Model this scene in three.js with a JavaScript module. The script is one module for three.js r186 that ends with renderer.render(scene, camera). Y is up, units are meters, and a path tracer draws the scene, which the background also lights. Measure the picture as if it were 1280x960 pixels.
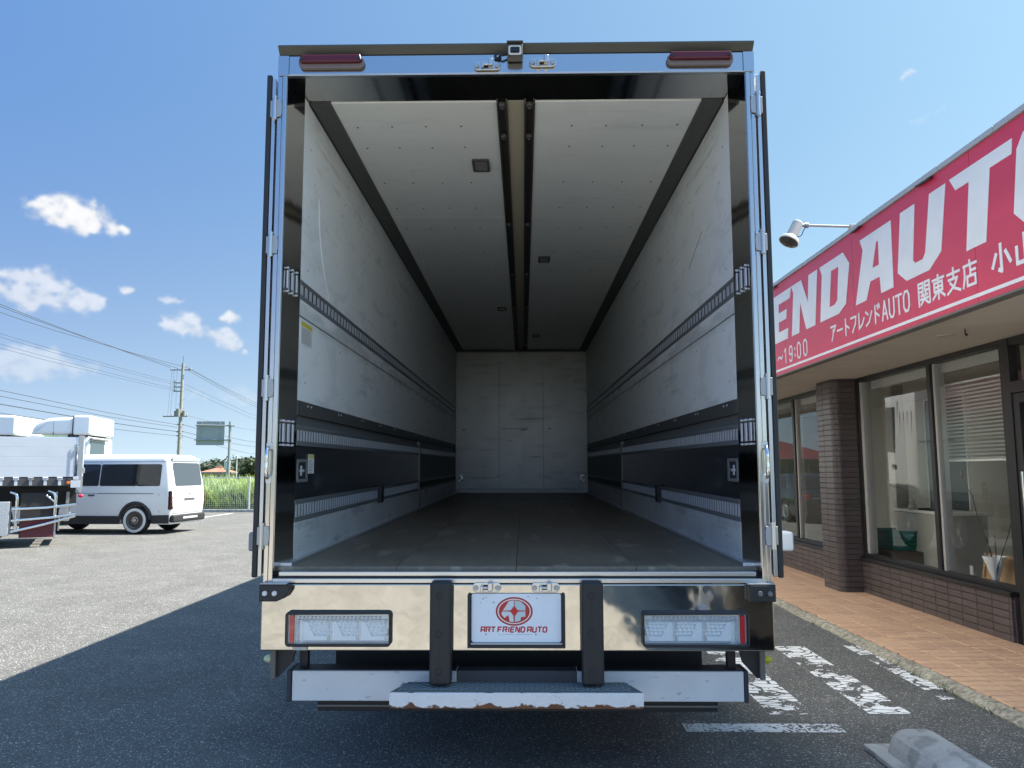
import * as THREE from 'three';
import { RoundedBoxGeometry } from 'three/addons/geometries/RoundedBoxGeometry.js';
import { mergeGeometries } from 'three/addons/utils/BufferGeometryUtils.js';
import { Brush, Evaluator, SUBTRACTION } from 'three-bvh-csg';

// ---------------------------------------------------------------- camera, sky, sun, exposure
const PI = Math.PI, V3 = (x, y, z) => new THREE.Vector3(x, y, z);
const scene = new THREE.Scene();
const camera = new THREE.PerspectiveCamera(52.75, 4 / 3, 0.1, 900);
camera.position.set(0.038, 1.5, 3.889);
camera.up.set(0.00331, 0.99354, 0.11342);
camera.lookAt(0.038 - 0.01472, 1.5 + 0.11345, 3.889 - 0.99343);

const renderer = new THREE.WebGLRenderer({ antialias: true });
renderer.toneMapping = THREE.LinearToneMapping;
const EXPOSURE = 2.85;
renderer.toneMappingExposure = EXPOSURE;
renderer.shadowMap.enabled = true;

const SUN_DIR = V3(0.675, 1, -0.15).normalize();
const sun = new THREE.DirectionalLight(new THREE.Color(1, 0.955, 0.88), 4.6);
sun.position.copy(SUN_DIR).multiplyScalar(80);
sun.castShadow = true;
sun.shadow.mapSize.set(4096, 4096);
Object.assign(sun.shadow.camera, { left: -45, right: 45, top: 45, bottom: -45, near: 1, far: 240 });
scene.add(sun, sun.target);

// seeded random numbers and noise
function rng(seed) { let a = seed >>> 0; return () => { a = (a + 0x6D2B79F5) | 0; let t = Math.imul(a ^ (a >>> 15), 1 | a); t = (t + Math.imul(t ^ (t >>> 7), 61 | t)) ^ t; return ((t ^ (t >>> 14)) >>> 0) / 4294967296; }; }
const hash = (x, y, s) => { let h = Math.imul(x | 0, 374761393) ^ Math.imul(y | 0, 668265263) ^ Math.imul(s | 0, 1442695041); h = Math.imul(h ^ (h >>> 13), 1274126177); return ((h ^ (h >>> 16)) >>> 0) / 4294967296; };
const mod = (a, n) => ((a % n) + n) % n, lerp = (a, b, t) => a + (b - a) * t, clamp = (v, a = 0, b = 1) => Math.min(b, Math.max(a, v));
const smooth = (a, b, v) => { const t = clamp((v - a) / (b - a)); return t * t * (3 - 2 * t); };
function vnoise(x, y, per, s) {   // value noise that repeats every per cells (0: never)
  const xi = Math.floor(x), yi = Math.floor(y), fx = x - xi, fy = y - yi, u = fx * fx * (3 - 2 * fx), v = fy * fy * (3 - 2 * fy), w = (a) => (per ? mod(a, per) : a);
  return lerp(lerp(hash(w(xi), w(yi), s), hash(w(xi + 1), w(yi), s), u), lerp(hash(w(xi), w(yi + 1), s), hash(w(xi + 1), w(yi + 1), s), u), v);
}
function fbm(x, y, per, oct, s) { let a = 0.5, t = 0, n = 0; for (let i = 0; i < oct; i++) { t += a * vnoise(x, y, per, s + i * 17); n += a; a *= 0.5; x *= 2; y *= 2; per *= 2; } return t / n; }

// the sky: clear summer air, brighter towards the sun, a few small clouds
const CLOUDS = [   // azimuth (from -z to +x), elevation, half width, half height, tilt, density, puffs, seed
  [-31.0, 16.25, 4.0, 0.98, -0.12, 1.0, 30, 1], [-32.7, 11.2, 4.6, 1.15, -0.06, 0.62, 22, 2], [-27.8, 12.0, 0.65, 0.42, 0, 0.75, 6, 3], [-25.4, 11.7, 1.7, 0.3, -0.13, 0.6, 10, 4],
  [-23.9, 9.9, 1.9, 0.85, -0.1, 0.62, 13, 5], [-21.0, 10.6, 1.15, 0.5, 0.1, 0.8, 8, 6], [-21.4, 9.1, 1.9, 0.6, -0.5, 0.6, 12, 7], [-33.2, 6.6, 5.2, 1.3, 0, 0.4, 16, 8], [27.4, 25.4, 0.55, 0.4, 0.1, 0.7, 5, 9], [-20.5, 5.2, 4, 0.7, 0, 0.2, 12, 10], [28.5, 22.6, 1.6, 0.35, 0.3, 0.14, 8, 13],
].map(([ca, ce, w, h, t, d, n, s]) => {
  const r = rng(900 + s), puffs = Array.from({ length: n }, () => { const u = (r() + r()) - 1, q = h * (0.95 - 0.55 * Math.abs(u)) * (0.55 + 0.45 * r()); return [u * w * 0.86, t * u * w * 0.86 - 0.3 * h + q * 0.55 + 0.25 * h * r(), q * 1.35, q]; });
  return { ca, ce, w, h, t, d, s, puffs };
});
function skyColor(az, el, dx, dy, dz) {
  const e = Math.max(el, 0), k = Math.exp(-e / 9), z = clamp(e / 90), sunAz = Math.atan2(SUN_DIR.x, -SUN_DIR.z), side = Math.pow((1 + Math.cos(az * PI / 180 - sunAz)) / 2, 1.5) * Math.exp(-e / 22);
  const up = z * z, back = 1 + 0.6 * Math.pow((1 - Math.cos(az * PI / 180)) / 2, 1.2);   // deeper at mid height, hazier overhead and away from the view
  let r = (lerp(0.036, 0.26, up) + 0.52 * k) * back, g = (lerp(0.172, 0.46, up) + 0.50 * k) * back, b = (lerp(0.555, 0.76, up) + 0.27 * k) * back;
  const ang = Math.acos(clamp(dx * SUN_DIR.x + dy * SUN_DIR.y + dz * SUN_DIR.z, -1, 1)) * 180 / PI, glow = Math.exp(-ang / 28);
  r += 1.0 * glow + 0.47 * side; g += 1.3 * glow + 0.70 * side; b += 1.0 * glow + 0.52 * side;
  for (const { ca, ce, w, h, t, d, s, puffs } of CLOUDS) {
    const x = az - ca, y = el - ce; if (Math.abs(x) > w * 1.4 || Math.abs(y) > h * 2.4 + w * Math.abs(t)) continue;
    const n = fbm(az * 1.6 + s * 9, el * 2.2 + s * 5, 0, 5, 31 + s), wob = 0.35 + 0.55 * h, wx = x + wob * 1.3 * (fbm(az * 1.7, el * 1.7, 0, 4, 61 + s) - 0.5), wy = y + wob * (fbm(az * 1.7, el * 1.7, 0, 4, 71 + s) - 0.5);
    let clear = 1, top = 0; for (const [px, py, rx, ry] of puffs) { const q = ((wx - px) / rx) ** 2 + ((wy - py) / ry) ** 2; if (q < 5) { const v = 0.8 * Math.exp(-q * 1.3); clear *= 1 - v; top = Math.max(top, v * (0.5 + 0.5 * clamp((wy - py) / ry))); } }
    const a = d * smooth(0.08, 1.0, (1 - clear) * (0.1 + 1.75 * n)), lit = 0.87 + 0.17 * top + 0.3 * (n - 0.5), m = clamp(a, 0, 0.97);
    r = lerp(r, 0.97 * lit, m); g = lerp(g, 0.98 * lit, m); b = lerp(b, 1.0 * lit, m);
  }
  return [r, g, b];
}
{
  const W = 4096, H = 2048, data = new Float32Array(W * H * 4);
  for (let j = 0; j < H; j++) {
    const el = ((j + 0.5) / H - 0.5) * 180, ce = Math.cos(el * PI / 180), dy = Math.sin(el * PI / 180);
    for (let i = 0; i < W; i++) {
      const o = (j * W + i) * 4, phi = ((i + 0.5) / W - 0.5) * 2 * PI, dx = ce * Math.cos(phi), dz = ce * Math.sin(phi);
      const c = el < -1.5 ? [0.2, 0.2, 0.19] : skyColor(Math.atan2(dx, -dz) * 180 / PI, el, dx, dy, dz);
      data[o] = c[0] / 2.72; data[o + 1] = c[1] / 2.72; data[o + 2] = c[2] / 2.72; data[o + 3] = 1;
    }
  }
  const sky = new THREE.DataTexture(data, W, H, THREE.RGBAFormat, THREE.FloatType);
  sky.mapping = THREE.EquirectangularReflectionMapping; sky.magFilter = THREE.LinearFilter; sky.needsUpdate = true;
  scene.background = sky; scene.environment = sky;
}

// ---------------------------------------------------------------- helpers
const toS = (v) => 255 * (v <= 0.0031308 ? 12.92 * v : 1.055 * Math.pow(v, 1 / 2.4) - 0.055);
function tex(n, m, fn, linear = false, span = 1, spanY = span) {   // fn(x, y) in pixels gives linear r, g, b (or one value); the picture covers span metres
  const d = new Uint8Array(n * m * 4);
  for (let y = 0; y < m; y++) for (let x = 0; x < n; x++) {
    const c = fn(x, y), o = (y * n + x) * 4;
    for (let k = 0; k < 3; k++) { const v = clamp(Array.isArray(c) ? c[k] : c); d[o + k] = linear ? v * 255 : toS(v); }
    d[o + 3] = 255;
  }
  const t = new THREE.DataTexture(d, n, m, THREE.RGBAFormat);
  t.wrapS = t.wrapT = THREE.RepeatWrapping; t.magFilter = THREE.LinearFilter; t.minFilter = THREE.LinearMipmapLinearFilter;
  if (!linear) t.colorSpace = THREE.SRGBColorSpace;
  t.repeat.set(1 / span, 1 / spanY); t.needsUpdate = true;
  return t;
}
const std = (r, g, b, o = {}) => { const m = new THREE.MeshStandardMaterial({ roughness: 0.6, ...o }); m.color.setRGB(r, g, b); return m; };
const phys = (r, g, b, o = {}) => { const m = new THREE.MeshPhysicalMaterial({ roughness: 0.5, ...o }); m.color.setRGB(r, g, b); return m; };

function uvBox(g) {   // uv in metres from the position, along the axis each face looks
  if (g.index) g = g.toNonIndexed();
  const p = g.attributes.position, uv = new Float32Array(p.count * 2), a = V3(), b = V3(), c = V3();
  for (let i = 0; i < p.count; i += 3) {
    a.fromBufferAttribute(p, i); b.fromBufferAttribute(p, i + 1).sub(a); c.fromBufferAttribute(p, i + 2).sub(a); b.cross(c);
    const X = Math.abs(b.x), Y = Math.abs(b.y), Z = Math.abs(b.z);
    for (let k = 0; k < 3; k++) {
      const x = p.getX(i + k), y = p.getY(i + k), z = p.getZ(i + k);
      uv[(i + k) * 2] = X >= Y && X >= Z ? z : x; uv[(i + k) * 2 + 1] = Y > X && Y > Z ? z : y;
    }
  }
  g.setAttribute('uv', new THREE.BufferAttribute(uv, 2));
  for (const k of Object.keys(g.attributes)) if (!['position', 'normal', 'uv'].includes(k)) g.deleteAttribute(k);
  return g;
}
const taken = new Map();
const numbered = (name) => { const n = taken.get(name) ?? 0; taken.set(name, n + 1); return n ? name + '_' + String(n).padStart(3, '0') : name; };
function mesh(name, geos, mat, parent = scene, keepUV = false) {
  const list = (Array.isArray(geos) ? geos : [geos]).map((g) => (keepUV ? (g.index ? g.toNonIndexed() : g) : uvBox(g)));
  const m = new THREE.Mesh(list.length > 1 ? mergeGeometries(list) : list[0], mat);
  m.name = parent === scene ? numbered(name) : name; m.castShadow = m.receiveShadow = true; parent.add(m);
  return m;
}
function thing(name, label, category, pos = [0, 0, 0], turn = 0, group) {
  const o = new THREE.Group(); o.name = numbered(name); o.position.set(...pos); o.rotation.y = turn; scene.add(o);
  return tag(o, label, category, group);
}
function tag(o, label, category, group) { o.userData.label = label; if (category) o.userData.category = category; if (group) o.userData.group = group; return o; }
function struct(name, geos, mat) { const m = mesh(name, geos, mat); m.userData.kind = 'structure'; return m; }
const stuff = (m) => { m.userData.kind = 'stuff'; return m; };
const at = (g, x = 0, y = 0, z = 0, rx = 0, ry = 0, rz = 0) => { if (rx) g.rotateX(rx); if (ry) g.rotateY(ry); if (rz) g.rotateZ(rz); return g.translate(x, y, z); };
const box = (w, h, d, x, y, z, rx, ry, rz) => at(new THREE.BoxGeometry(w, h, d), x, y, z, rx, ry, rz);
const bb = (x0, x1, y0, y1, z0, z1) => box(Math.abs(x1 - x0), Math.abs(y1 - y0), Math.abs(z1 - z0), (x0 + x1) / 2, (y0 + y1) / 2, (z0 + z1) / 2);
const rbox = (w, h, d, r, x, y, z, rx, ry, rz, seg = 2) => at(new RoundedBoxGeometry(w, h, d, seg, Math.min(r, w / 2.01, h / 2.01, d / 2.01)), x, y, z, rx, ry, rz);
const rbb = (x0, x1, y0, y1, z0, z1, r = 0.004, seg = 1) => rbox(Math.abs(x1 - x0), Math.abs(y1 - y0), Math.abs(z1 - z0), r, (x0 + x1) / 2, (y0 + y1) / 2, (z0 + z1) / 2, 0, 0, 0, seg);
function cyl(r0, r1, h, axis, x, y, z, seg = 16, open = false) { const g = new THREE.CylinderGeometry(r1, r0, h, seg, 1, open); if (axis === 'x') g.rotateZ(-PI / 2); if (axis === 'z') g.rotateX(PI / 2); return g.translate(x, y, z); }
function rod(a, b, r, seg = 8, r1 = r) { const d = V3(b[0] - a[0], b[1] - a[1], b[2] - a[2]), L = d.length(), g = new THREE.CylinderGeometry(r1, r, L, seg); g.applyQuaternion(new THREE.Quaternion().setFromUnitVectors(V3(0, 1, 0), d.normalize())); return g.translate((a[0] + b[0]) / 2, (a[1] + b[1]) / 2, (a[2] + b[2]) / 2); }
const tube = (pts, r, seg = 24, rad = 8, tension = 0.5) => new THREE.TubeGeometry(new THREE.CatmullRomCurve3(pts.map((p) => V3(...p)), false, 'catmullrom', tension), seg, r, rad);
function extr(pts, depth, { bevel = 0, holes = [], seg = 1 } = {}) {   // an outline in x, y pulled along z, centred on z = 0
  const s = new THREE.Shape(pts.map((p) => new THREE.Vector2(...p)));
  for (const h of holes) s.holes.push(new THREE.Path(h.map((p) => new THREE.Vector2(...p))));
  return new THREE.ExtrudeGeometry(s, { depth: depth - 2 * bevel, bevelEnabled: bevel > 0, bevelThickness: bevel, bevelSize: bevel, bevelOffset: -bevel, bevelSegments: seg, steps: 1, curveSegments: 8 }).translate(0, 0, -depth / 2 + bevel);
}
function roundRect(x0, y0, x1, y1, r, n = 5) {
  const p = [];
  for (const [cx, cy, a] of [[x1 - r, y1 - r, 0], [x0 + r, y1 - r, 1], [x0 + r, y0 + r, 2], [x1 - r, y0 + r, 3]]) for (let i = 0; i <= n; i++) { const t = (a + i / n) * PI / 2; p.push([cx + r * Math.cos(t), cy + r * Math.sin(t)]); }
  return p;
}
// a slab with chamfered rim, lying in x, y with its face towards +z (18 triangles)
function tileGeo(w, h, d, c = 0.003) {
  const a = [[-w / 2, -h / 2], [w / 2, -h / 2], [w / 2, h / 2], [-w / 2, h / 2]], b = a.map(([x, y]) => [x - Math.sign(x) * c, y - Math.sign(y) * c]), pos = [];
  const quad = (p, q, r, s) => pos.push(...p, ...q, ...r, ...p, ...r, ...s), A = a.map((p) => [...p, d - c]), B = b.map((p) => [...p, d]), C = a.map((p) => [...p, 0]);
  quad(B[0], B[1], B[2], B[3]);
  for (let i = 0; i < 4; i++) { const j = (i + 1) % 4; quad(A[i], A[j], B[j], B[i]); quad(C[i], C[j], A[j], A[i]); }
  const g = new THREE.BufferGeometry(); g.setAttribute('position', new THREE.Float32BufferAttribute(pos, 3)); g.computeVertexNormals();
  return uvBox(g);
}
// rings stacked upwards: each a list of [x, y, z]; closed at both ends
function loft(rings, smoothNormals = true) {
  const n = rings[0].length, pos = [], idx = [];
  for (const r of rings) for (const p of r) pos.push(...p);
  for (let i = 0; i < rings.length - 1; i++) for (let k = 0; k < n; k++) { const a = i * n + k, b = i * n + (k + 1) % n, c = a + n, d = b + n; idx.push(a, c, b, b, c, d); }
  for (const [ri, up] of [[0, false], [rings.length - 1, true]]) {
    const c = [0, 0, 0]; for (const p of rings[ri]) for (let k = 0; k < 3; k++) c[k] += p[k] / n;
    const at0 = pos.length / 3; for (const p of rings[ri]) pos.push(...p); pos.push(...c);
    for (let k = 0; k < n; k++) idx.push(...(up ? [at0 + k, at0 + n, at0 + (k + 1) % n] : [at0 + k, at0 + (k + 1) % n, at0 + n]));
  }
  const g = new THREE.BufferGeometry(); g.setAttribute('position', new THREE.Float32BufferAttribute(pos, 3)); g.setIndex(idx); g.computeVertexNormals();
  g.setAttribute('uv', new THREE.Float32BufferAttribute(new Float32Array(pos.length / 3 * 2), 2));
  return g;
}
// outline of a rounded rectangle in plan: x from x0 to x1, z within +-w, at height y
function planRing(y, x0, x1, w, r, n = 6) { return roundRect(x0, -w, x1, w, r, n).map(([x, z]) => [x, y, z]); }
function cut(g, tools) {
  const ev = new Evaluator(); ev.attributes = ['position', 'normal', 'uv'];
  let a = new Brush(g); a.updateMatrixWorld();
  for (const t of tools) { const b = new Brush(t); b.updateMatrixWorld(); a = ev.evaluate(a, b, SUBTRACTION); a.updateMatrixWorld(); }
  const out = a.geometry; out.clearGroups(); return out;
}
// ---------------------------------------------------------------- surfaces that many things share
const R0 = rng(7);
const voro = (x, y, per, s) => {   // nearest and second nearest distance to scattered points, the field repeating every per cells
  const xi = Math.floor(x), yi = Math.floor(y); let a = 9, b = 9, id = 0;
  for (let j = -1; j <= 1; j++) for (let i = -1; i <= 1; i++) {
    const cx = mod(xi + i, per), cy = mod(yi + j, per), px = xi + i + hash(cx, cy, s), py = yi + j + hash(cx, cy, s + 1), d = Math.hypot(px - x, py - y);
    if (d < a) { b = a; a = d; id = hash(cx, cy, s + 2); } else if (d < b) b = d;
  }
  return [a, b, id];
};
const asphaltHeight = new Float32Array(2048 * 2048);
const asphaltMap = tex(2048, 2048, (x, y) => {   // 6 m: bitumen with stones of about 8 to 12 mm, worn to different greys
  const [d, , id] = voro(x / 4, y / 4, 512, 3), big = fbm(x / 128, y / 128, 16, 3, 5), mid = vnoise(x / 16, y / 16, 128, 6);
  const stone = d < 0.2 + 0.26 * id ? 1 : 0;
  let v = stone ? lerp(0.085, 0.30, Math.pow(hash(id * 9999, 1, 2), 1.2)) : 0.09;
  if (stone && id > 0.95) v = 0.46;
  v *= 0.72 + 0.42 * big + 0.18 * mid;
  asphaltHeight[y * 2048 + x] = stone ? 1 - d * 0.6 : 0.25 + 0.2 * mid;
  return [v * 1.03, v * 1.0, v * 0.915];
}, false, 6);
const asphaltBump = tex(2048, 2048, (x, y) => asphaltHeight[y * 2048 + x], true, 6);
const asphalt = std(1, 1, 1, { map: asphaltMap, bumpMap: asphaltBump, bumpScale: 0.004, roughness: 0.85 });
const wornMask = tex(1024, 1024, (x, y) => {   // 2.4 m of thick paint, cracked across and flaked
  const n = fbm(x / 64, y / 64, 16, 4, 9), fine = vnoise(x / 5, y / 5, 205, 10), w = 14 * (fbm(x / 90, y / 60, 0, 2, 14) - 0.5);
  const [a, b] = voro((x + w) / 64, (y + w) / 30, 34, 11), crack = b - a < 0.07 + 0.09 * fine;
  const wear = 0.2 * fbm(x / 200, y / 260, 0, 2, 15);
  return n + 0.16 * fine < 0.445 + wear || crack ? 0 : 1;
}, true, 2.4);
const thinMask = tex(1024, 1024, (x, y) => { const n = fbm(x / 70, y / 40, 16, 3, 19), fine = vnoise(x / 5, y / 5, 205, 20); return fine * 0.75 + n * 0.6 > 0.6 ? 1 : 0; }, true, 2.4);
const roadPaint = std(0.85, 0.85, 0.83, { alphaMap: wornMask, alphaTest: 0.5, roughness: 0.7 });
const thinPaint = std(0.7, 0.71, 0.72, { alphaMap: thinMask, alphaTest: 0.5, roughness: 0.75 });
const concreteMap = tex(512, 512, (x, y) => { const n = fbm(x / 64, y / 64, 8, 5, 41), s = hash(x, y, 4) > 0.97 ? -0.12 : 0; const d = 0.14 * smooth(0.52, 0.72, fbm(x / 40, y / 40, 13, 4, 47)), v = 0.42 + 0.2 * (n - 0.5) + s - d + 0.08 * (hash(x, y, 8) - 0.5); return [v, v * 0.98, v * 0.92]; }, false, 1.2);
const concreteBump = tex(512, 512, (x, y) => 0.6 * fbm(x / 24, y / 24, 21, 4, 42) + 0.4 * vnoise(x / 3, y / 3, 171, 43), true, 1.2);
const paleMap = tex(1024, 1024, (x, y) => { const n = fbm(x / 64, y / 64, 16, 4, 45), s = hash(x >> 2, y >> 2, 46), s2 = vnoise(x / 9, y / 9, 114, 48); const v = 0.285 + 0.16 * (n - 0.5) + 0.2 * (s - 0.5) + 0.14 * (s2 - 0.5); return [v * 1.05, v * 0.99, v * 0.86]; }, false, 5);
const concrete = std(1, 1, 1, { map: concreteMap, bumpMap: concreteBump, bumpScale: 0.004, roughness: 0.9 });
const scuffBump = tex(512, 512, (x, y) => 0.7 * fbm(x / 128, y / 128, 4, 2, 51) + 0.3 * fbm(x / 16, y / 16, 32, 2, 52), true, 2.2);
const stainless = std(0.60, 0.57, 0.53, { metalness: 1, roughness: 0.16, bumpMap: scuffBump, bumpScale: 0.0012 });
const stainlessDull = std(0.58, 0.58, 0.57, { metalness: 1, roughness: 0.3 });
const aluminium = std(0.62, 0.63, 0.64, { metalness: 0.85, roughness: 0.42 });
const zinc = std(0.42, 0.43, 0.43, { metalness: 0.8, roughness: 0.5 });
const rubber = std(0.018, 0.019, 0.021, { roughness: 0.55 });
const darkPaint = std(0.022, 0.022, 0.023, { roughness: 0.6 });
const blackGloss = phys(0.012, 0.013, 0.015, { roughness: 0.15 });
const tyreMat = std(0.022, 0.022, 0.022, { roughness: 0.8 });
const whitePaint = phys(0.80, 0.81, 0.80, { roughness: 0.35, clearcoat: 1, clearcoatRoughness: 0.08 });
const chrome = std(0.78, 0.78, 0.77, { metalness: 1, roughness: 0.12 });
const darkGlass = phys(0.012, 0.014, 0.017, { roughness: 0.04 });
const redLens = phys(0.36, 0.012, 0.02, { roughness: 0.18 });
const clearPane = phys(0.93, 0.96, 0.95, { transmission: 1, thickness: 0, roughness: 0, ior: 1.5 });

// ---------------------------------------------------------------- ground
const sheet = (x0, x1, z0, z1, y) => new THREE.PlaneGeometry(x1 - x0, z1 - z0).rotateX(-PI / 2).translate((x0 + x1) / 2, y, (z0 + z1) / 2);
const soilMap = tex(512, 512, (x, y) => { const n = fbm(x / 32, y / 32, 16, 5, 61); return [0.07 + 0.07 * n, 0.10 + 0.09 * n, 0.035 + 0.03 * n]; }, false, 12);
const ground = struct('ground', sheet(-450, 450, -600, 300, -0.03), std(1, 1, 1, { map: soilMap, roughness: 0.95 }));
tag(ground, 'green ground of the fields reaching out to the horizon');
const lot = struct('parking_lot', sheet(-60, 40, -26.0, 60, 0), asphalt);
tag(lot, 'grey asphalt of the truck yard');
const apron = struct('concrete_apron', sheet(-7, 30, 2.2, 50, 0.006), std(1, 1, 1, { map: paleMap, roughness: 0.9 }));
tag(apron, 'pale sandy concrete apron behind the viewer, mirrored in the steel rear panel');
// faded hatch bars in front of the walkway, a transverse line, far bay lines
for (const [x0, x1, z0, z1] of [[1.565, 1.84, -3.05, -1.15], [2.185, 2.45, -3.05, -1.165], [2.80, 3.0, -3.08, -1.19], [0.95, 1.22, -3.05, -1.35]]) mesh('painted_bar', sheet(x0, x1, z0, z1, 0.004), roadPaint, lot).userData.label = 'white bar of road paint, cracked and flaking';
mesh('painted_line', sheet(0.98, 1.9, -0.97, -0.815, 0.004), thinPaint, lot).userData.label = 'thin white line of road paint, nearly worn off at one end';
for (const x of [-13.5, -10.9]) mesh('painted_line', sheet(x, x + 0.14, -25.2, -21.4, 0.004), thinPaint, lot);
struct('field_kerb', rbb(-60, 14, -0.05, 0.11, -26.28, -26.0, 0.02), concrete).userData.label = 'low concrete kerb under the mesh fence';

// ---------------------------------------------------------------- the shop (its own axes: x away from the yard, z along the front)
const SHOP_TURN = 0.017, SHOP_AT = V3(3.03, 0, -3.0), shopPoint = (x, y, z) => V3(x, y, z).applyAxisAngle(V3(0, 1, 0), SHOP_TURN).add(SHOP_AT).toArray();
const inShop = (name, label, category, p, turn = 0, group) => thing(name, label, category, shopPoint(...p), SHOP_TURN + turn, group);
const SHOP_FAR = -9.6, SHOP_NEAR = 3.4;
// walkway of orange paving tiles behind a concrete kerb
{
  const kerbMat = std(1, 0.97, 0.86, { map: paleMap, bumpMap: concreteBump, bumpScale: 0.006, roughness: 0.9 });
  const kerb = struct('kerb', Array.from({ length: 22 }, (_, i) => extr([[-0.105, -0.05], [-0.105, 0.01], [-0.085, 0.024], [-0.045, 0.04], [-0.004, 0.046], [-0.004, -0.05]], 0.597, { bevel: 0.003 }).translate(0.004 * Math.sin(i * 2.3), 0, SHOP_FAR + i * 0.6 + 0.3)), kerbMat);
  kerb.position.copy(SHOP_AT); kerb.rotation.y = SHOP_TURN; kerb.userData.label = 'narrow concrete kerb between the asphalt and the orange tiles';
  const walk = struct('walkway', bb(0, 1.3, -0.05, 0.037, SHOP_FAR, SHOP_NEAR + 0.2), std(0.045, 0.032, 0.024, { roughness: 0.95 }));
  walk.position.copy(SHOP_AT); walk.rotation.y = SHOP_TURN; walk.userData.label = 'walkway of orange paving tiles along the shop front';
  const clay = (s) => tex(128, 128, (x, y) => { const n = fbm(x / 24, y / 24, 0, 4, 70 + s) - 0.5, g = hash(x, y, s) - 0.5, v = 1 + 0.3 * n + 0.14 * g; return [0.60 * v, (0.365 + 0.015 * s / 4) * v, 0.23 * v]; }, false, 0.15);
  const clays = [0, 1, 2, 3, 4].map((s) => { const m = std(1, 1, 1, { map: clay(s), roughness: 0.75 }); m.color.setScalar(0.92 + 0.04 * s); return m; });
  const g = tileGeo(0.234, 0.109, 0.016, 0.003).rotateX(-PI / 2), spots = [], r = rng(21), gu = uvBox(g);
  for (let z = SHOP_FAR + 0.06, row = 0; z < SHOP_NEAR + 0.1; z += 0.1205, row++) for (let k = 0; k < 5; k++) {
    const x = 0.122 + k * 0.24 + (row % 2 ? 0.008 : 0); if (x > 1.2) continue;
    const w = shopPoint(x, 0, z), dx = w[0] - 0.04, dz = 3.889 - w[2], seen = dz > 0.5 && dx / dz < 0.69 && dx / dz > 0.33;
    spots.push([x, z, seen ? dx * dx + dz * dz : 1e6]);
  }
  spots.sort((a, b) => a[2] - b[2]);
  const rest = [];
  spots.forEach(([x, z], i) => {
    const dy = 0.0348 + (r() - 0.5) * 0.002;
    if (i < 300) { const t = new THREE.Mesh(gu, clays[Math.floor(r() * 5)]); t.name = 'paving_tile'; t.position.set(x, dy, z); t.rotation.set((r() - 0.5) * 0.008, 0, (r() - 0.5) * 0.008); t.castShadow = t.receiveShadow = true; walk.add(t); }
    else rest.push(gu.clone().translate(x, dy, z));
  });
  stuff(mesh('paving_tiles', rest, clays[2], walk));
}
const shop = thing('shop_building', 'single-storey shop with dark tiled column and plinth below large windows', 'building', SHOP_AT.toArray(), SHOP_TURN);
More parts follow.
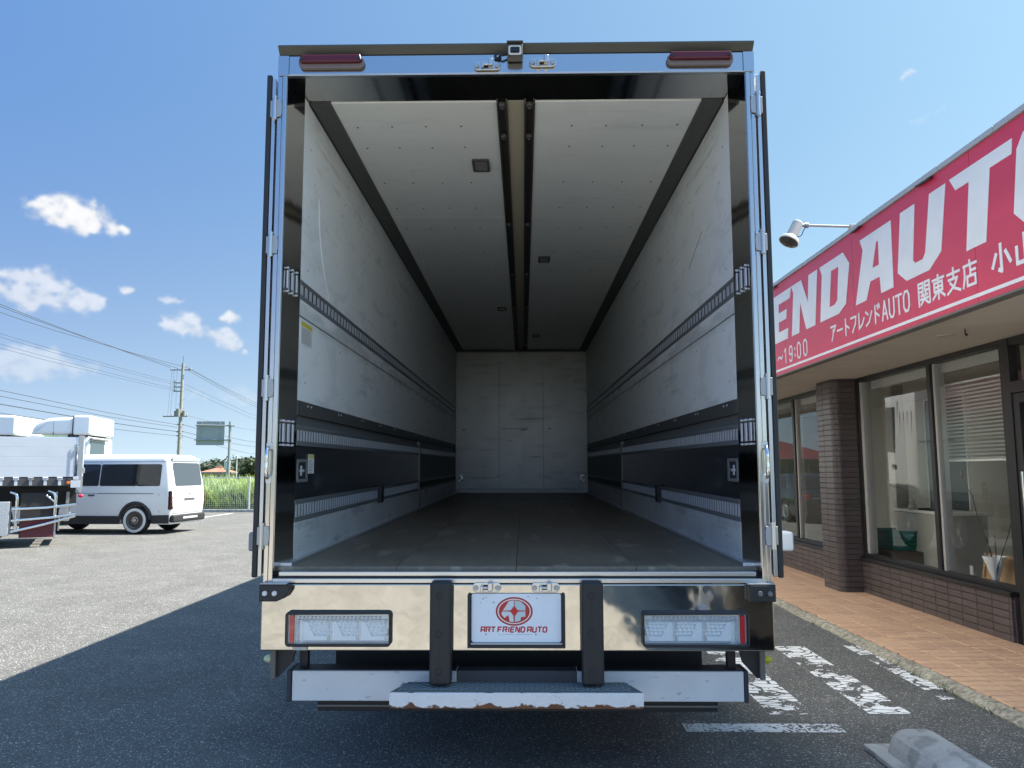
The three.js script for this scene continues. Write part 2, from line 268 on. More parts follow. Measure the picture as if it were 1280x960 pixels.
{
  const soffitMat = std(0.56, 0.51, 0.43, { roughness: 0.8, map: tex(256, 256, (x, y) => { const n = fbm(x / 32, y / 32, 8, 4, 81); const v = 0.92 + 0.14 * (n - 0.5); return [v, v, v]; }, false, 2.5) });
  const frameMat = std(0.028, 0.027, 0.026, { roughness: 0.4, metalness: 0.3 }), frameLight = std(0.40, 0.39, 0.36, { roughness: 0.5 });
  const plaster = std(0.46, 0.42, 0.35, { roughness: 0.9 }), mortar = std(0.075, 0.066, 0.062, { roughness: 0.95 });
  const glaze = [0, 1, 2, 3].map((s) => { const m = phys(1, 1, 1, { roughness: 0.34, map: tex(64, 64, (x, y) => { const v = 1 + 0.3 * (fbm(x / 20, y / 20, 0, 4, 90 + s) - 0.5) + 0.12 * (hash(x, y, s) - 0.5); return [0.090 * v, 0.073 * v, 0.069 * v]; }, false, 0.12), bumpMap: concreteBump, bumpScale: 0.0004 }); m.color.setScalar(0.9 + 0.07 * s); return m; });
  // roof slab, soffit panels, walls
  mesh('roof', [bb(0.09, 6.2, 3.45, 3.62, SHOP_FAR, SHOP_NEAR), bb(0.10, 6.2, 2.72, 2.75, SHOP_FAR, SHOP_NEAR)], plaster, shop);
  for (let z = SHOP_FAR; z < SHOP_NEAR - 0.1; z += 1.3) mesh('soffit_panel', rbb(0.085, 1.33, 2.655, 2.7, z + 0.003, z + 1.297, 0.003), soffitMat, shop);
  mesh('wall', [bb(1.35, 6.2, 0, 3.45, SHOP_FAR, SHOP_FAR + 0.15), bb(1.35, 6.2, 0, 3.45, SHOP_NEAR - 0.15, SHOP_NEAR), bb(6.05, 6.2, 0, 3.45, SHOP_FAR + 0.152, SHOP_NEAR - 0.152), bb(1.2, 1.34, 2.752, 3.44, SHOP_FAR, SHOP_NEAR), bb(1.2, 1.34, 0, 2.65, SHOP_FAR, -9.1), bb(1.2, 1.34, 0, 2.65, 1.35, SHOP_NEAR)], plaster, shop);
  mesh('interior_floor', bb(1.342, 6.04, 0.0, 0.06, SHOP_FAR + 0.16, SHOP_NEAR - 0.16), std(0.3, 0.29, 0.27, { roughness: 0.35 }), shop);
  mesh('interior_ceiling', bb(1.35, 6.04, 2.64, 2.7, SHOP_FAR + 0.16, SHOP_NEAR - 0.16), std(0.6, 0.58, 0.52), shop);
  mesh('partition_wall', [bb(1.9, 2.06, 0.062, 2.635, -3.52, -3.3), bb(3.4, 3.5, 0.062, 2.635, SHOP_FAR + 0.2, -0.3)], std(0.42, 0.39, 0.33, { roughness: 0.9 }), shop);
  // counter behind the first window
  const counter = mesh('counter', bb(1.86, 2.3, 0.062, 1.0, -3.28, -2.05), std(0.45, 0.42, 0.36), shop);
  mesh('counter_top', rbb(1.84, 2.34, 1.002, 1.035, -3.29, -2.03, 0.005), std(0.75, 0.73, 0.68), counter);
  // plinths with their tiles; long tiles of 227 x 60 mm
  const TW = 0.2335, TH = 0.067, shapes = new Map(), r = rng(5);
  const tileShape = (w) => { const k = w.toFixed(3); if (!shapes.has(k)) shapes.set(k, tileGeo(w, 0.0605, 0.012, 0.0025)); return shapes.get(k); };
  const tileAt = (parent, w, x, y, z, ry) => { const t = new THREE.Mesh(tileShape(w), glaze[Math.floor(r() * 4)]); t.name = 'tile'; t.position.set(x, y, z); t.rotation.y = ry; t.castShadow = t.receiveShadow = true; parent.add(t); };
  for (const [z0, z1] of [[-2.79, 0.055], [-5.9, -3.26]]) {
    const p = mesh('plinth', [bb(1.186, 1.33, 0, 0.41, z0, z1)], mortar, shop);
    for (let row = 0; row < 6; row++) { const y = 0.046 + 0.0305 + row * TH * 0.985; for (let z = z0; z < z1 - 0.03; z += TW) { const w = Math.min(TW, z1 - z) - 0.006; if (w > 0.03) tileAt(p, w, 1.186, y, z + w / 2 + 0.003, -PI / 2); } }
    if (z1 > 0) for (let row = 0; row < 6; row++) tileAt(p, 0.13, 1.26, 0.0765 + row * TH * 0.985, z1, 0);
    mesh('sill', rbb(1.15, 1.36, 0.432, 0.475, z0 - 0.0, z1 + 0.02, 0.008), frameMat, shop);
  }
  { const p = mesh('plinth', bb(1.186, 1.33, 0, 0.41, -9.1, -5.9), mortar, shop); const list = []; for (let row = 0; row < 6; row++) for (let z = -9.1; z < -5.95; z += TW) list.push(tileGeo(TW - 0.006, 0.0605, 0.012, 0.0025).rotateY(-PI / 2).translate(1.186, 0.0765 + row * TH * 0.985, z + TW / 2)); stuff(mesh('tiles', list, glaze[1], p)); mesh('sill', rbb(1.15, 1.36, 0.432, 0.475, -9.1, -5.9, 0.008), frameMat, shop); }
  // column: tiles on two faces, round corner pieces between them
  const CX = 0.90, CZ0 = -3.27, CZ1 = -2.76, CR = 0.085;
  const col = mesh('column', [bb(CX + 0.012, 1.335, 0.0, 2.654, CZ0, CZ1 - CR), bb(CX + CR, 1.334, 0.0, 2.653, CZ1 - CR, CZ1 - 0.012), cyl(CR - 0.012, CR - 0.012, 2.652, 'y', CX + CR, 1.326, CZ1 - CR, 20)], mortar, shop);
  const corner = new THREE.ExtrudeGeometry((() => { const s = new THREE.Shape(); s.absarc(0, 0, CR, PI, PI * 1.5, false); s.absarc(0, 0, CR - 0.012, PI * 1.5, PI, true); return s; })(), { depth: 0.0565, bevelEnabled: true, bevelThickness: 0.002, bevelSize: 0.002, bevelOffset: -0.002, bevelSegments: 1, curveSegments: 6 }).rotateX(PI / 2);   // shape x, y becomes x, z (mirrored)
  const cg = uvBox(corner);
  for (let row = 0; row < 39; row++) {
    const y = 0.0765 + row * TH * 0.985; if (y > 2.63) break;
    const split = [0.2, CZ1 - CR - CZ0 - 0.2];
    let z = CZ0; for (const w of split) { tileAt(col, w - 0.006, CX + 0.012, y, z + w / 2, -PI / 2); z += w; }
    const t = new THREE.Mesh(cg, glaze[Math.floor(r() * 4)]); t.name = 'corner_tile'; t.position.set(CX + CR, y - 0.03, CZ1 - CR); t.rotation.x = PI; t.castShadow = t.receiveShadow = true; t.scale.set(1, 1, 1); col.add(t);
    tileAt(col, 1.186 - CX - CR - 0.005, (1.186 + CX + CR) / 2, y, CZ1 - 0.012, 0);
  }
  // window frames and panes
  const W = 1.2;
  const bay = (z0, z1, mulls) => {
    const f = mesh('window_frame', [rbb(W, W + 0.09, 2.6, 2.654, z0, z1, 0.004), rbb(W, W + 0.09, 0.476, 0.52, z0, z1, 0.004), rbb(W, W + 0.09, 0.521, 2.599, z0, z0 + 0.05, 0.004), rbb(W, W + 0.09, 0.521, 2.599, z1 - 0.06, z1, 0.004), ...mulls.map((z) => rbb(W - 0.004, W + 0.09, 0.521, 2.599, z - 0.035, z + 0.035, 0.004))], frameMat, shop);
    mesh('inner_jamb', [rbb(W + 0.02, W + 0.12, 0.522, 2.598, z0 + 0.052, z0 + 0.115, 0.003)], frameLight, f);
    for (const z of mulls) mesh('inner_jamb', rbb(W + 0.02, W + 0.12, 0.522, 2.598, z + 0.038, z + 0.075, 0.003), frameLight, f);
    mesh('roller_case', bb(W + 0.1, W + 0.18, 2.5, 2.598, z0 + 0.2, z1 - 0.07), frameLight, f);
    let a = z0 + 0.045; for (const b of [...mulls, z1]) { mesh('window_pane', sheetX(W + 0.045, 0.515, 2.605, a, b - 0.03), clearPane, shop); a = b + 0.03; }
  };
  const sheetX = (x, y0, y1, z0, z1) => new THREE.PlaneGeometry(z1 - z0, y1 - y0).rotateY(-PI / 2).translate(x, (y0 + y1) / 2, (z0 + z1) / 2);
  bay(-2.76, 0.14, [-1.08]); bay(-9.1, -3.27, [-4.945, -6.6]);
  // the door beside the windows
  const d = mesh('door', [rbb(W - 0.01, W + 0.1, 0.052, 2.65, 0.142, 0.225, 0.004), rbb(W - 0.01, W + 0.1, 2.17, 2.27, 0.226, 1.34, 0.004), rbb(W, W + 0.06, 0.06, 2.165, 0.228, 0.31, 0.004), rbb(W, W + 0.06, 0.06, 0.3, 0.312, 1.24, 0.004), rbb(W, W + 0.06, 2.08, 2.166, 0.312, 1.24, 0.004), rbb(W, W + 0.06, 0.06, 2.165, 1.242, 1.34, 0.004), rbb(W, W + 0.1, 2.58, 2.652, 0.226, 1.34, 0.004)], frameMat, shop);
  mesh('door_pane', sheetX(W + 0.03, 0.29, 2.09, 0.3, 1.25), clearPane, d); mesh('transom_pane', sheetX(W + 0.03, 2.265, 2.585, 0.22, 1.34), clearPane, d);
  mesh('handle', rod([W - 0.05, 0.9, 0.36], [W - 0.05, 1.5, 0.36], 0.014), chrome, d);
  // recessed lamp and a hook in the soffit
  const lamp = mesh('recessed_lamp', new THREE.TorusGeometry(0.062, 0.008, 8, 28).rotateX(PI / 2).translate(0.6, 2.654, 0.33), std(0.6, 0.58, 0.52), shop);
  mesh('lamp_glass', cyl(0.058, 0.058, 0.006, 'y', 0.6, 2.651, 0.33, 24), std(0.3, 0.29, 0.26, { roughness: 0.3 }), lamp);
  mesh('hook', tube([[0.6, 2.66, 0.62], [0.6, 2.62, 0.62], [0.6, 2.6, 0.635], [0.6, 2.61, 0.65]], 0.006, 10, 6), darkPaint, shop);
}
// the red fascia sign
{
  const sign = inShop('fascia_sign', 'long red sign with large white letters above the shop windows', 'sign', [0, 0, 0]);
  const vinyl = phys(0.60, 0.035, 0.085, { roughness: 0.38, map: tex(512, 512, (x, y) => { const n = fbm(x / 90, y / 30, 0, 4, 101), v = 0.92 + 0.2 * (n - 0.5), f = 0.05 * smooth(0.5, 0.8, fbm(x / 10, y / 140, 0, 3, 104)) * smooth(0.3, 0.7, fbm(x / 60, y / 90, 0, 2, 106)); return [v + f, v + 2 * f, v + 2 * f]; }, false, 3.1, 3.1) });
  for (const [z0, z1] of [[-9.6, -7.2], [-7.2, -5.4], [-5.4, -3.6], [-3.6, -1.8], [-1.8, -0.02], [-0.02, 1.8], [1.8, 3.4]]) mesh('sign_panel', rbb(0, 0.08, 2.615, 3.66, z0 + 0.0015, z1 - 0.0015, 0.002), vinyl, sign);
  const r = rng(13), lip = []; for (let z = -9.6; z < 3.39; z += 0.65) lip.push(rbb(-0.018 - 0.004 * r(), 0.12, 3.662, 3.70 + 0.004 * r(), z + 0.002, Math.min(3.4, z + 0.648), 0.004));
  mesh('top_trim', lip, std(0.40, 0.42, 0.43, { roughness: 0.5, metalness: 0.3 }), sign);
  mesh('bottom_trim', bb(-0.006, 0.082, 2.598, 2.613, -9.6, 3.4), std(0.13, 0.12, 0.11, { roughness: 0.7 }), sign);
  mesh('torn_trim', [box(0.03, 0.012, 0.2, -0.02, 3.648, 1.27, 0.05, 0, 0.3), box(0.025, 0.012, 0.16, -0.02, 3.65, 0.13, -0.06, 0, 0.3), box(0.02, 0.012, 0.22, -0.018, 3.65, -2.1, 0.05, 0, 0.2)], std(0.035, 0.02, 0.022), sign);
  const white = std(0.74, 0.76, 0.76, { roughness: 0.4, map: tex(256, 256, (x, y) => { const v = 0.93 + 0.12 * (fbm(x / 40, y / 20, 0, 4, 111) - 0.5); return [v, v, v]; }, false, 1.4) });
  mesh('stripe', bb(-0.0035, 0.0005, 2.652, 2.676, -9.55, 3.38), white, sign);
  const L = [   // [z, y] outlines of the large letters, holes after them
    ['E', [[-2.19, 2.985], [-1.71, 2.985], [-1.675, 3.10], [-1.98, 3.10], [-1.97, 3.215], [-1.73, 3.215], [-1.70, 3.32], [-1.965, 3.32], [-1.955, 3.42], [-1.60, 3.42], [-1.545, 3.535], [-2.13, 3.535]]],
    ['N', [[-1.58, 2.985], [-1.36, 2.985], [-1.30, 3.30], [-1.16, 2.985], [-0.92, 2.985], [-0.81, 3.535], [-1.04, 3.535], [-1.085, 3.26], [-1.25, 3.535], [-1.54, 3.535], [-1.485, 3.45]]],
    ['D', [[-0.79, 2.985], [-0.35, 2.985], [-0.19, 3.045], [-0.08, 3.40], [-0.20, 3.535], [-0.75, 3.535], [-0.70, 3.445]], [[-0.555, 3.09], [-0.43, 3.09], [-0.37, 3.12], [-0.31, 3.43], [-0.48, 3.43]]],
    ['A', [[0.01, 2.985], [0.22, 2.985], [0.31, 3.13], [0.48, 3.13], [0.49, 2.985], [0.70, 2.985], [0.715, 3.54], [0.15, 3.54], [0.20, 3.44]], [[0.36, 3.235], [0.48, 3.235], [0.485, 3.44], [0.45, 3.44]]],
    ['U', [[0.87, 3.545], [0.78, 3.08], [0.91, 2.985], [1.24, 2.985], [1.41, 3.08], [1.515, 3.545], [1.30, 3.545], [1.20, 3.13], [1.16, 3.09], [1.05, 3.09], [1.02, 3.12], [1.09, 3.545]]],
    ['T', [[1.565, 3.55], [1.63, 3.45], [1.79, 3.45], [1.71, 2.99], [1.93, 2.99], [2.02, 3.455], [2.24, 3.455], [2.255, 3.55]]],
    ['O', [[2.36, 3.545], [2.29, 3.465], [2.22, 3.08], [2.32, 2.985], [2.68, 2.985], [2.81, 3.07], [2.90, 3.46], [2.80, 3.545]], [[2.46, 3.11], [2.60, 3.11], [2.66, 3.42], [2.52, 3.42]]],
  ];
  for (const [, o, h] of L) mesh('letter', extr(o, 0.004, { holes: h ? [h] : [] }).rotateY(-PI / 2).translate(-0.0022, 0, 0), white, sign);
  // small writing, drawn stroke by stroke in a unit square
  const G = {
    'ア': [[[.06, .88], [.94, .88], [.62, .55]], [[.5, .7], [.44, .36], [.2, .04]]], 'ー': [[[.06, .5], [.94, .5]]], 'ト': [[[.34, .98], [.34, .02]], [[.36, .62], [.88, .38]]], 'フ': [[[.08, .88], [.9, .88], [.76, .45], [.28, .04]]],
    'レ': [[[.2, .95], [.2, .08], [.58, .22], [.95, .58]]], 'ン': [[[.08, .86], [.4, .68]], [[.1, .08], [.55, .24], [.94, .76]]], 'ド': [[[.28, .98], [.28, .02]], [[.3, .6], [.8, .36]], [[.58, .96], [.68, .78]], [[.8, 1], [.9, .82]]],
    '関': [[[.06, 0], [.06, .96], [.42, .96], [.42, .6], [.08, .6]], [[.08, .78], [.4, .78]], [[.94, .6], [.58, .6], [.58, .96], [.94, .96], [.94, .02], [.84, .03]], [[.6, .78], [.92, .78]], [[.36, .53], [.42, .45]], [[.64, .53], [.58, .45]], [[.25, .41], [.75, .41]], [[.2, .26], [.8, .26]], [[.5, .4], [.48, .24], [.22, .04]], [[.52, .24], [.78, .04]]],
    '東': [[[.08, .84], [.92, .84]], [[.5, 1], [.5, 0]], [[.2, .69], [.2, .34], [.8, .34], [.8, .69], [.2, .69]], [[.22, .51], [.78, .51]], [[.46, .34], [.06, .06]], [[.54, .34], [.94, .06]]],
    '支': [[[.08, .8], [.92, .8]], [[.5, 1], [.5, .58]], [[.16, .57], [.76, .57], [.52, .25], [.06, .02]], [[.26, .44], [.55, .18], [.94, .02]]],
    '店': [[[.52, 1], [.52, .86]], [[.12, .84], [.94, .84]], [[.16, .84], [.15, .4], [.04, .02]], [[.54, .76], [.54, .42]], [[.56, .6], [.86, .6]], [[.32, .4], [.84, .4], [.84, .04], [.32, .04], [.32, .4]]],
    '小': [[[.5, .98], [.5, .04], [.38, .1]], [[.26, .68], [.06, .26]], [[.74, .68], [.95, .26]]], '山': [[[.5, .98], [.5, .06]], [[.1, .62], [.1, .06], [.9, .06], [.9, .62]]],
    A: [[[.04, 0], [.5, 1], [.96, 0]], [[.22, .33], [.78, .33]]], U: [[[.1, 1], [.1, .22], [.32, 0], [.68, 0], [.9, .22], [.9, 1]]], T: [[[0, .98], [1, .98]], [[.5, .96], [.5, 0]]], O: [[[.3, 1], [.06, .75], [.06, .25], [.3, 0], [.7, 0], [.94, .25], [.94, .75], [.7, 1], [.3, 1]]],
    0: [[[.3, 1], [.08, .8], [.08, .2], [.3, 0], [.7, 0], [.92, .2], [.92, .8], [.7, 1], [.3, 1]]], 1: [[[.25, .84], [.6, 1], [.6, 0]]], 9: [[[.88, .5], [.3, .42], [.1, .6], [.1, .84], [.3, 1], [.7, 1], [.9, .84], [.9, .3], [.7, 0], [.25, 0], [.12, .12]]], ':': [[[.5, .66], [.5, .78]], [[.5, .22], [.5, .34]]], '~': [[[0, .42], [.22, .58], [.45, .55], [.6, .45], [.8, .42], [1, .58]]],
  };
  const write = (chars, y0, h, t) => {   // chars: [glyph, z, width]
    const list = []; let k = 0;
    for (const [c, z, w] of chars) for (const s of G[c]) for (let i = 0; i + 1 < s.length; i++) {
      const a = [z + s[i][0] * w, y0 + s[i][1] * h], b = [z + s[i + 1][0] * w, y0 + s[i + 1][1] * h], l = Math.hypot(b[0] - a[0], b[1] - a[1]);
      list.push(new THREE.BoxGeometry(0.004, t, l + t * 0.8).rotateX(-Math.atan2(b[1] - a[1], b[0] - a[0])).translate(-0.0012 - 0.00012 * (k++ % 12), (a[1] + b[1]) / 2, (a[0] + b[0]) / 2));
    }
    return mesh('lettering', list, white, sign);
  };
  write([...'アートフレンド'].map((c, i) => [c, -0.56 + i * 0.148, 0.128]).concat([...'AUTO'].map((c, i) => [c, 0.485 + i * 0.118, 0.094])), 2.752, 0.155, 0.019);
  write([...'関東支店'].map((c, i) => [c, 1.06 + i * 0.194, 0.175]), 2.745, 0.175, 0.019);
  write([['小', 1.965, 0.2], ['山', 2.2, 0.19]], 2.755, 0.18, 0.026);
  write([['0', -2.3, 0.11], ['~', -2.05, 0.15], ['1', -1.86, 0.11], ['9', -1.69, 0.11], [':', -1.565, 0.1], ['0', -1.45, 0.11], ['0', -1.27, 0.11]], 2.722, 0.16, 0.02);
}
// floodlight on an arm over the sign
{
  const t = inShop('sign_floodlight', 'white cone floodlight on a thin arm reaching out from the top of the red sign', 'floodlight', [0, 3.70, 0.0]);
  const m = std(0.45, 0.435, 0.40, { roughness: 0.5 });
  mesh('arm', [rod([0.03, 0.018, 0], [-0.40, 0.03, 0], 0.012), rbb(-0.02, 0.05, 0.0, 0.035, -0.03, 0.03, 0.004)], m, t);
  mesh('bracket', [rod([-0.40, 0.03, 0], [-0.47, 0.035, 0.0], 0.017), cyl(0.024, 0.024, 0.03, 'x', -0.41, 0.03, 0)], zinc, t);
  const prof = [[0, 0.1], [0.04, 0.098], [0.048, 0.085], [0.05, -0.06], [0.058, -0.075], [0.082, -0.09], [0.09, -0.125], [0.084, -0.127], [0.074, -0.1], [0.0, -0.08]].map(([x, y]) => new THREE.Vector2(x, y));
  const head = mesh('lamp_housing', new THREE.LatheGeometry(prof, 28), m, t); head.position.set(-0.53, -0.025, 0.01); head.rotation.set(-0.16, 0, -0.5);
  mesh('grille', [...Array.from({ length: 5 }, (_, i) => new THREE.TorusGeometry(0.016 + i * 0.015, 0.0022, 5, 24).rotateX(PI / 2).translate(0, -0.126, 0)), ...[0, 1, 2, 3].map((i) => box(0.16, 0.004, 0.004, 0, -0.127, 0, 0, i * PI / 4, 0))], darkPaint, head);
  mesh('lamp_glass', cyl(0.075, 0.075, 0.006, 'y', 0, -0.112, 0, 24), std(0.16, 0.16, 0.15, { roughness: 0.2 }), head);
  mesh('cord', tube([[-0.42, 0.02, 0.01], [-0.45, -0.03, 0.02], [-0.47, -0.07, 0.02], [-0.5, -0.08, 0.015]], 0.004, 14, 5), darkPaint, t);
}
// things inside the shop
{
  const blindMat = std(0.66, 0.65, 0.6, { roughness: 0.55 });
  const blind = (name, label, z0, z1, y0, y1, n) => {
    const t = inShop(name, label, 'window blind', [1.4, y0, (z0 + z1) / 2], 0, 'blinds behind the shop glass');
    const w = z1 - z0, s = uvBox(new THREE.BoxGeometry(0.032, 0.0016, w).rotateZ(-0.5));
    for (let i = 0; i < n; i++) { const m = new THREE.Mesh(s, blindMat); m.name = 'slat'; m.position.y = 0.03 + (y1 - y0 - 0.05) * i / n; m.castShadow = m.receiveShadow = true; t.add(m); }
    mesh('head_rail', rbb(-0.02, 0.02, y1 - y0 - 0.02, y1 - y0, -w / 2, w / 2, 0.003), blindMat, t); mesh('bottom_rail', rbb(-0.02, 0.02, 0, 0.02, -w / 2, w / 2, 0.004), blindMat, t);
    mesh('ladder_cord', [-0.38, 0, 0.38].map((k) => rod([-0.017, 0.01, k * w], [-0.017, y1 - y0 - 0.02, k * w], 0.0015, 4)), blindMat, t);
  };
  blind('window_blind', 'white slatted blind half drawn behind the wide shop window next to the door', -1.44, -0.02, 1.6, 2.395, 20);
  blind('window_blind', 'white slatted blind hanging behind the glass of the shop door', 0.3, 1.25, 0.5, 2.05, 40);
  blind('window_blind', 'short white slatted blind above the transom of the shop door', 0.25, 1.3, 2.25, 2.6, 9);

  const crate = inShop('plastic_crate', 'green plastic crate on a brown box behind the window by the tiled column', 'crate', [1.72, 0.545, -3.02], 0.1);
  const gm = std(0.012, 0.17, 0.115, { roughness: 0.4 });
  const ring = (y, k) => roundRect(-0.19 * k, -0.27 * k, 0.19 * k, 0.27 * k, 0.03, 3).map(([x, z]) => [x, y, z]);
  mesh('basket', [loft([ring(0, 0.82), ring(0.01, 0.84), ring(0.2, 0.97), ring(0.225, 1.03), ring(0.24, 1.03), ring(0.238, 0.93), ring(0.03, 0.8)])], gm, crate);
  mesh('ribs', [0.06, 0.11, 0.16].map((y) => loft([ring(y, 0.865 + y * 0.6), ring(y + 0.004, 0.895 + y * 0.6), ring(y + 0.016, 0.9 + y * 0.6), ring(y + 0.02, 0.87 + y * 0.6)])), gm, crate);
  const b = inShop('cardboard_box', 'low brown box with the green crate standing on it', 'box', [1.72, 0.062, -3.0]);
  const card = std(0.115, 0.075, 0.045, { roughness: 0.9 });
  mesh('carton', rbb(-0.24, 0.24, 0, 0.47, -0.4, 0.36, 0.006), card, b); mesh('flap', [bb(-0.235, 0.235, 0.472, 0.477, -0.39, -0.02), bb(-0.235, 0.235, 0.473, 0.478, -0.01, 0.35)], card, b);

  const fig = inShop('figurine', 'small pale figurine standing on the white shop counter', 'figurine', [1.95, 1.037, -3.02]);
  mesh('body', new THREE.LatheGeometry([[0, 0], [0.045, 0], [0.05, 0.02], [0.035, 0.05], [0.025, 0.075], [0, 0.08]].map(([x, y]) => new THREE.Vector2(x, y)), 16), std(0.6, 0.58, 0.5), fig); mesh('head', new THREE.SphereGeometry(0.032, 16, 12).translate(0, 0.1, 0), std(0.62, 0.6, 0.52), fig);
  const tray = inShop('tray', 'thin black tray lying on the white shop counter', 'tray', [1.96, 1.037, -2.55]);
  mesh('dish', rbb(-0.08, 0.08, 0, 0.012, -0.2, 0.16, 0.004), darkPaint, tray); mesh('rim', [bb(-0.08, 0.08, 0.0125, 0.022, -0.2, -0.19), bb(-0.08, 0.08, 0.0125, 0.022, 0.15, 0.16)], darkPaint, tray);

  const board = inShop('wall_board', 'dark blue-grey board in a thin white frame inside the shop', 'board', [2.42, 0.98, -2.55]);
  mesh('panel', bb(0, 0.02, 0.02, 1.46, -0.9, -0.02), std(0.07, 0.08, 0.09, { roughness: 0.4 }), board);
  mesh('frame', [bb(-0.01, 0.025, 0, 0.022, -0.92, 0), bb(-0.01, 0.025, 1.458, 1.48, -0.92, 0), bb(-0.01, 0.024, 0.0225, 1.4575, -0.92, -0.9), bb(-0.01, 0.024, 0.0225, 1.4575, -0.02, 0)], std(0.72, 0.7, 0.66), board);
  mesh('stand', [bb(0.026, 0.05, -0.918, 1.3, -0.8, -0.76), bb(0.026, 0.05, -0.918, 1.3, -0.16, -0.12)], darkPaint, board);

  const wood = std(0.42, 0.25, 0.12, { roughness: 0.6, map: tex(128, 256, (x, y) => { const n = fbm(x / 5, y / 70, 0, 4, 121), v = 0.82 + 0.35 * n; return [v, v, v * 0.95]; }, false, 0.4, 0.8) });
  const pan = inShop('wooden_tray', 'plain wooden tray leaning inside the window beside the door', 'tray', [1.43, 0.477, -0.43]);
  mesh('back_panel', bb(0.01, 0.02, 0.0, 0.25, -0.3, 0.3), wood, pan).rotation.z = -0.16; mesh('rim', [rbb(-0.012, 0.0095, 0, 0.25, -0.325, -0.301, 0.003), rbb(-0.012, 0.0095, 0, 0.25, 0.301, 0.325, 0.003), rbb(-0.012, 0.0095, 0, 0.02, -0.3, 0.3, 0.003)], wood, pan).rotation.z = -0.16;
  const cone = inShop('paper_cone', 'white paper cone with dry twigs in front of the wooden tray', 'paper cone', [1.335, 0.478, -0.4]);
  mesh('wrapper', [new THREE.CylinderGeometry(0.1, 0.012, 0.25, 20, 1, true, 0.2, 5.4).translate(0, 0.125, 0), new THREE.CylinderGeometry(0.093, 0.008, 0.248, 20, 1, true, 0.1, 5.8).translate(0, 0.124, 0)], std(0.75, 0.75, 0.74, { side: THREE.DoubleSide }), cone);
  const tw = [[[0, 0.1, 0], [0.02, 0.35, -0.12], [0.02, 0.62, -0.26], [0.01, 0.8, -0.3], [0.0, 0.88, -0.38], [0, 0.98, -0.42]], [[0, 0.1, 0.01], [0.03, 0.33, 0.1], [0.03, 0.5, 0.2], [0.02, 0.62, 0.26]], [[0, 0.1, 0], [-0.02, 0.3, -0.02], [-0.03, 0.4, -0.05]], [[0, 0.1, 0], [0.0, 0.28, 0.03], [-0.02, 0.38, 0.05]], [[0.01, 0.1, -0.01], [0.02, 0.36, 0.0], [0.0, 0.44, 0.01]]];
  for (const p of tw) mesh('twig', tube(p, 0.004, 24, 5), std(0.07, 0.05, 0.035, { roughness: 0.9 }), cone);
  mesh('bud', new THREE.SphereGeometry(0.03, 12, 8).scale(0.7, 1.3, 0.8).translate(0, 1.0, -0.43), std(0.09, 0.07, 0.05, { roughness: 0.9 }), cone);
  const post = inShop('notice', 'small upright white card standing low behind the wide window', 'card', [1.5, 0.477, -1.06]);
  mesh('card_face', bb(0, 0.004, 0, 0.09, -0.025, 0.03), std(0.7, 0.69, 0.65), post); mesh('foot', bb(0.005, 0.05, 0, 0.003, -0.02, 0.025), std(0.7, 0.69, 0.65), post);
}
// ---------------------------------------------------------------- the open box truck; z = 0 is its rear frame, the body runs towards -z
function wheelParts(parent, x, y, z, r, w, side, opt = {}) {   // a wheel whose axle runs along x; side is the outer direction
  const t = [[r * 0.62, -w / 2], [r * 0.9, -w / 2], [r * 0.97, -w * 0.42], [r, -w * 0.3], [r, w * 0.3], [r * 0.97, w * 0.42], [r * 0.9, w / 2], [r * 0.62, w / 2]].map(([a, b]) => new THREE.Vector2(a, b));
  const tread = []; for (const k of [-0.18, 0, 0.18]) tread.push(new THREE.TorusGeometry(r + 0.001, 0.006, 4, 40).rotateX(PI / 2).translate(0, k * w, 0));
  const wh = mesh('wheel', [new THREE.LatheGeometry(t, 44), ...tread], tyreMat, parent);
  const d = (opt.dish ?? 0.06), R = r * 0.64;
  const prof = [[0, d * -0.4], [R * 0.25, d * -0.4], [R * 0.3, -d], [R * 0.78, -d * 0.9], [R * 0.86, 0.0], [R * 0.97, 0.02], [R * 1.02, 0.0], [R * 1.02, -0.04]].map(([a, b]) => new THREE.Vector2(a, b + w / 2));
  mesh('rim', new THREE.LatheGeometry(prof, 40), opt.rim ?? aluminium, wh);
  if (opt.white) mesh('whitewall', new THREE.LatheGeometry([[r * 0.68, w * 0.50], [r * 0.70, w * 0.508], [r * 0.86, w * 0.508], [r * 0.88, w * 0.50]].map(([a, b]) => new THREE.Vector2(a, b)), 44), std(0.7, 0.7, 0.68), wh);
  const n = opt.holes ?? 10; mesh('hub', [cyl(R * 0.2, R * 0.2, 0.03, 'y', 0, w / 2 - d * 0.3, 0, 20), ...Array.from({ length: n }, (_, i) => cyl(0.016, 0.016, 0.03, 'y', R * 0.36 * Math.cos(i * 2 * PI / n), w / 2 - d * 0.95, R * 0.36 * Math.sin(i * 2 * PI / n), 6))], chrome, wh);
  stuff(mesh('rim_hole', Array.from({ length: n }, (_, i) => cyl(R * 0.09, R * 0.09, 0.012, 'y', R * 0.6 * Math.cos((i + 0.5) * 2 * PI / n), w / 2 - d * 0.97, R * 0.6 * Math.sin((i + 0.5) * 2 * PI / n), 10)), darkPaint, wh));
  wh.rotation.z = side > 0 ? -PI / 2 : PI / 2; wh.position.set(x, y, z);
  return wh;
}
const truck = thing('box_truck', 'large white box truck seen from behind with its rear doors folded open', 'truck');
truck.rotation.x = 0.0112;
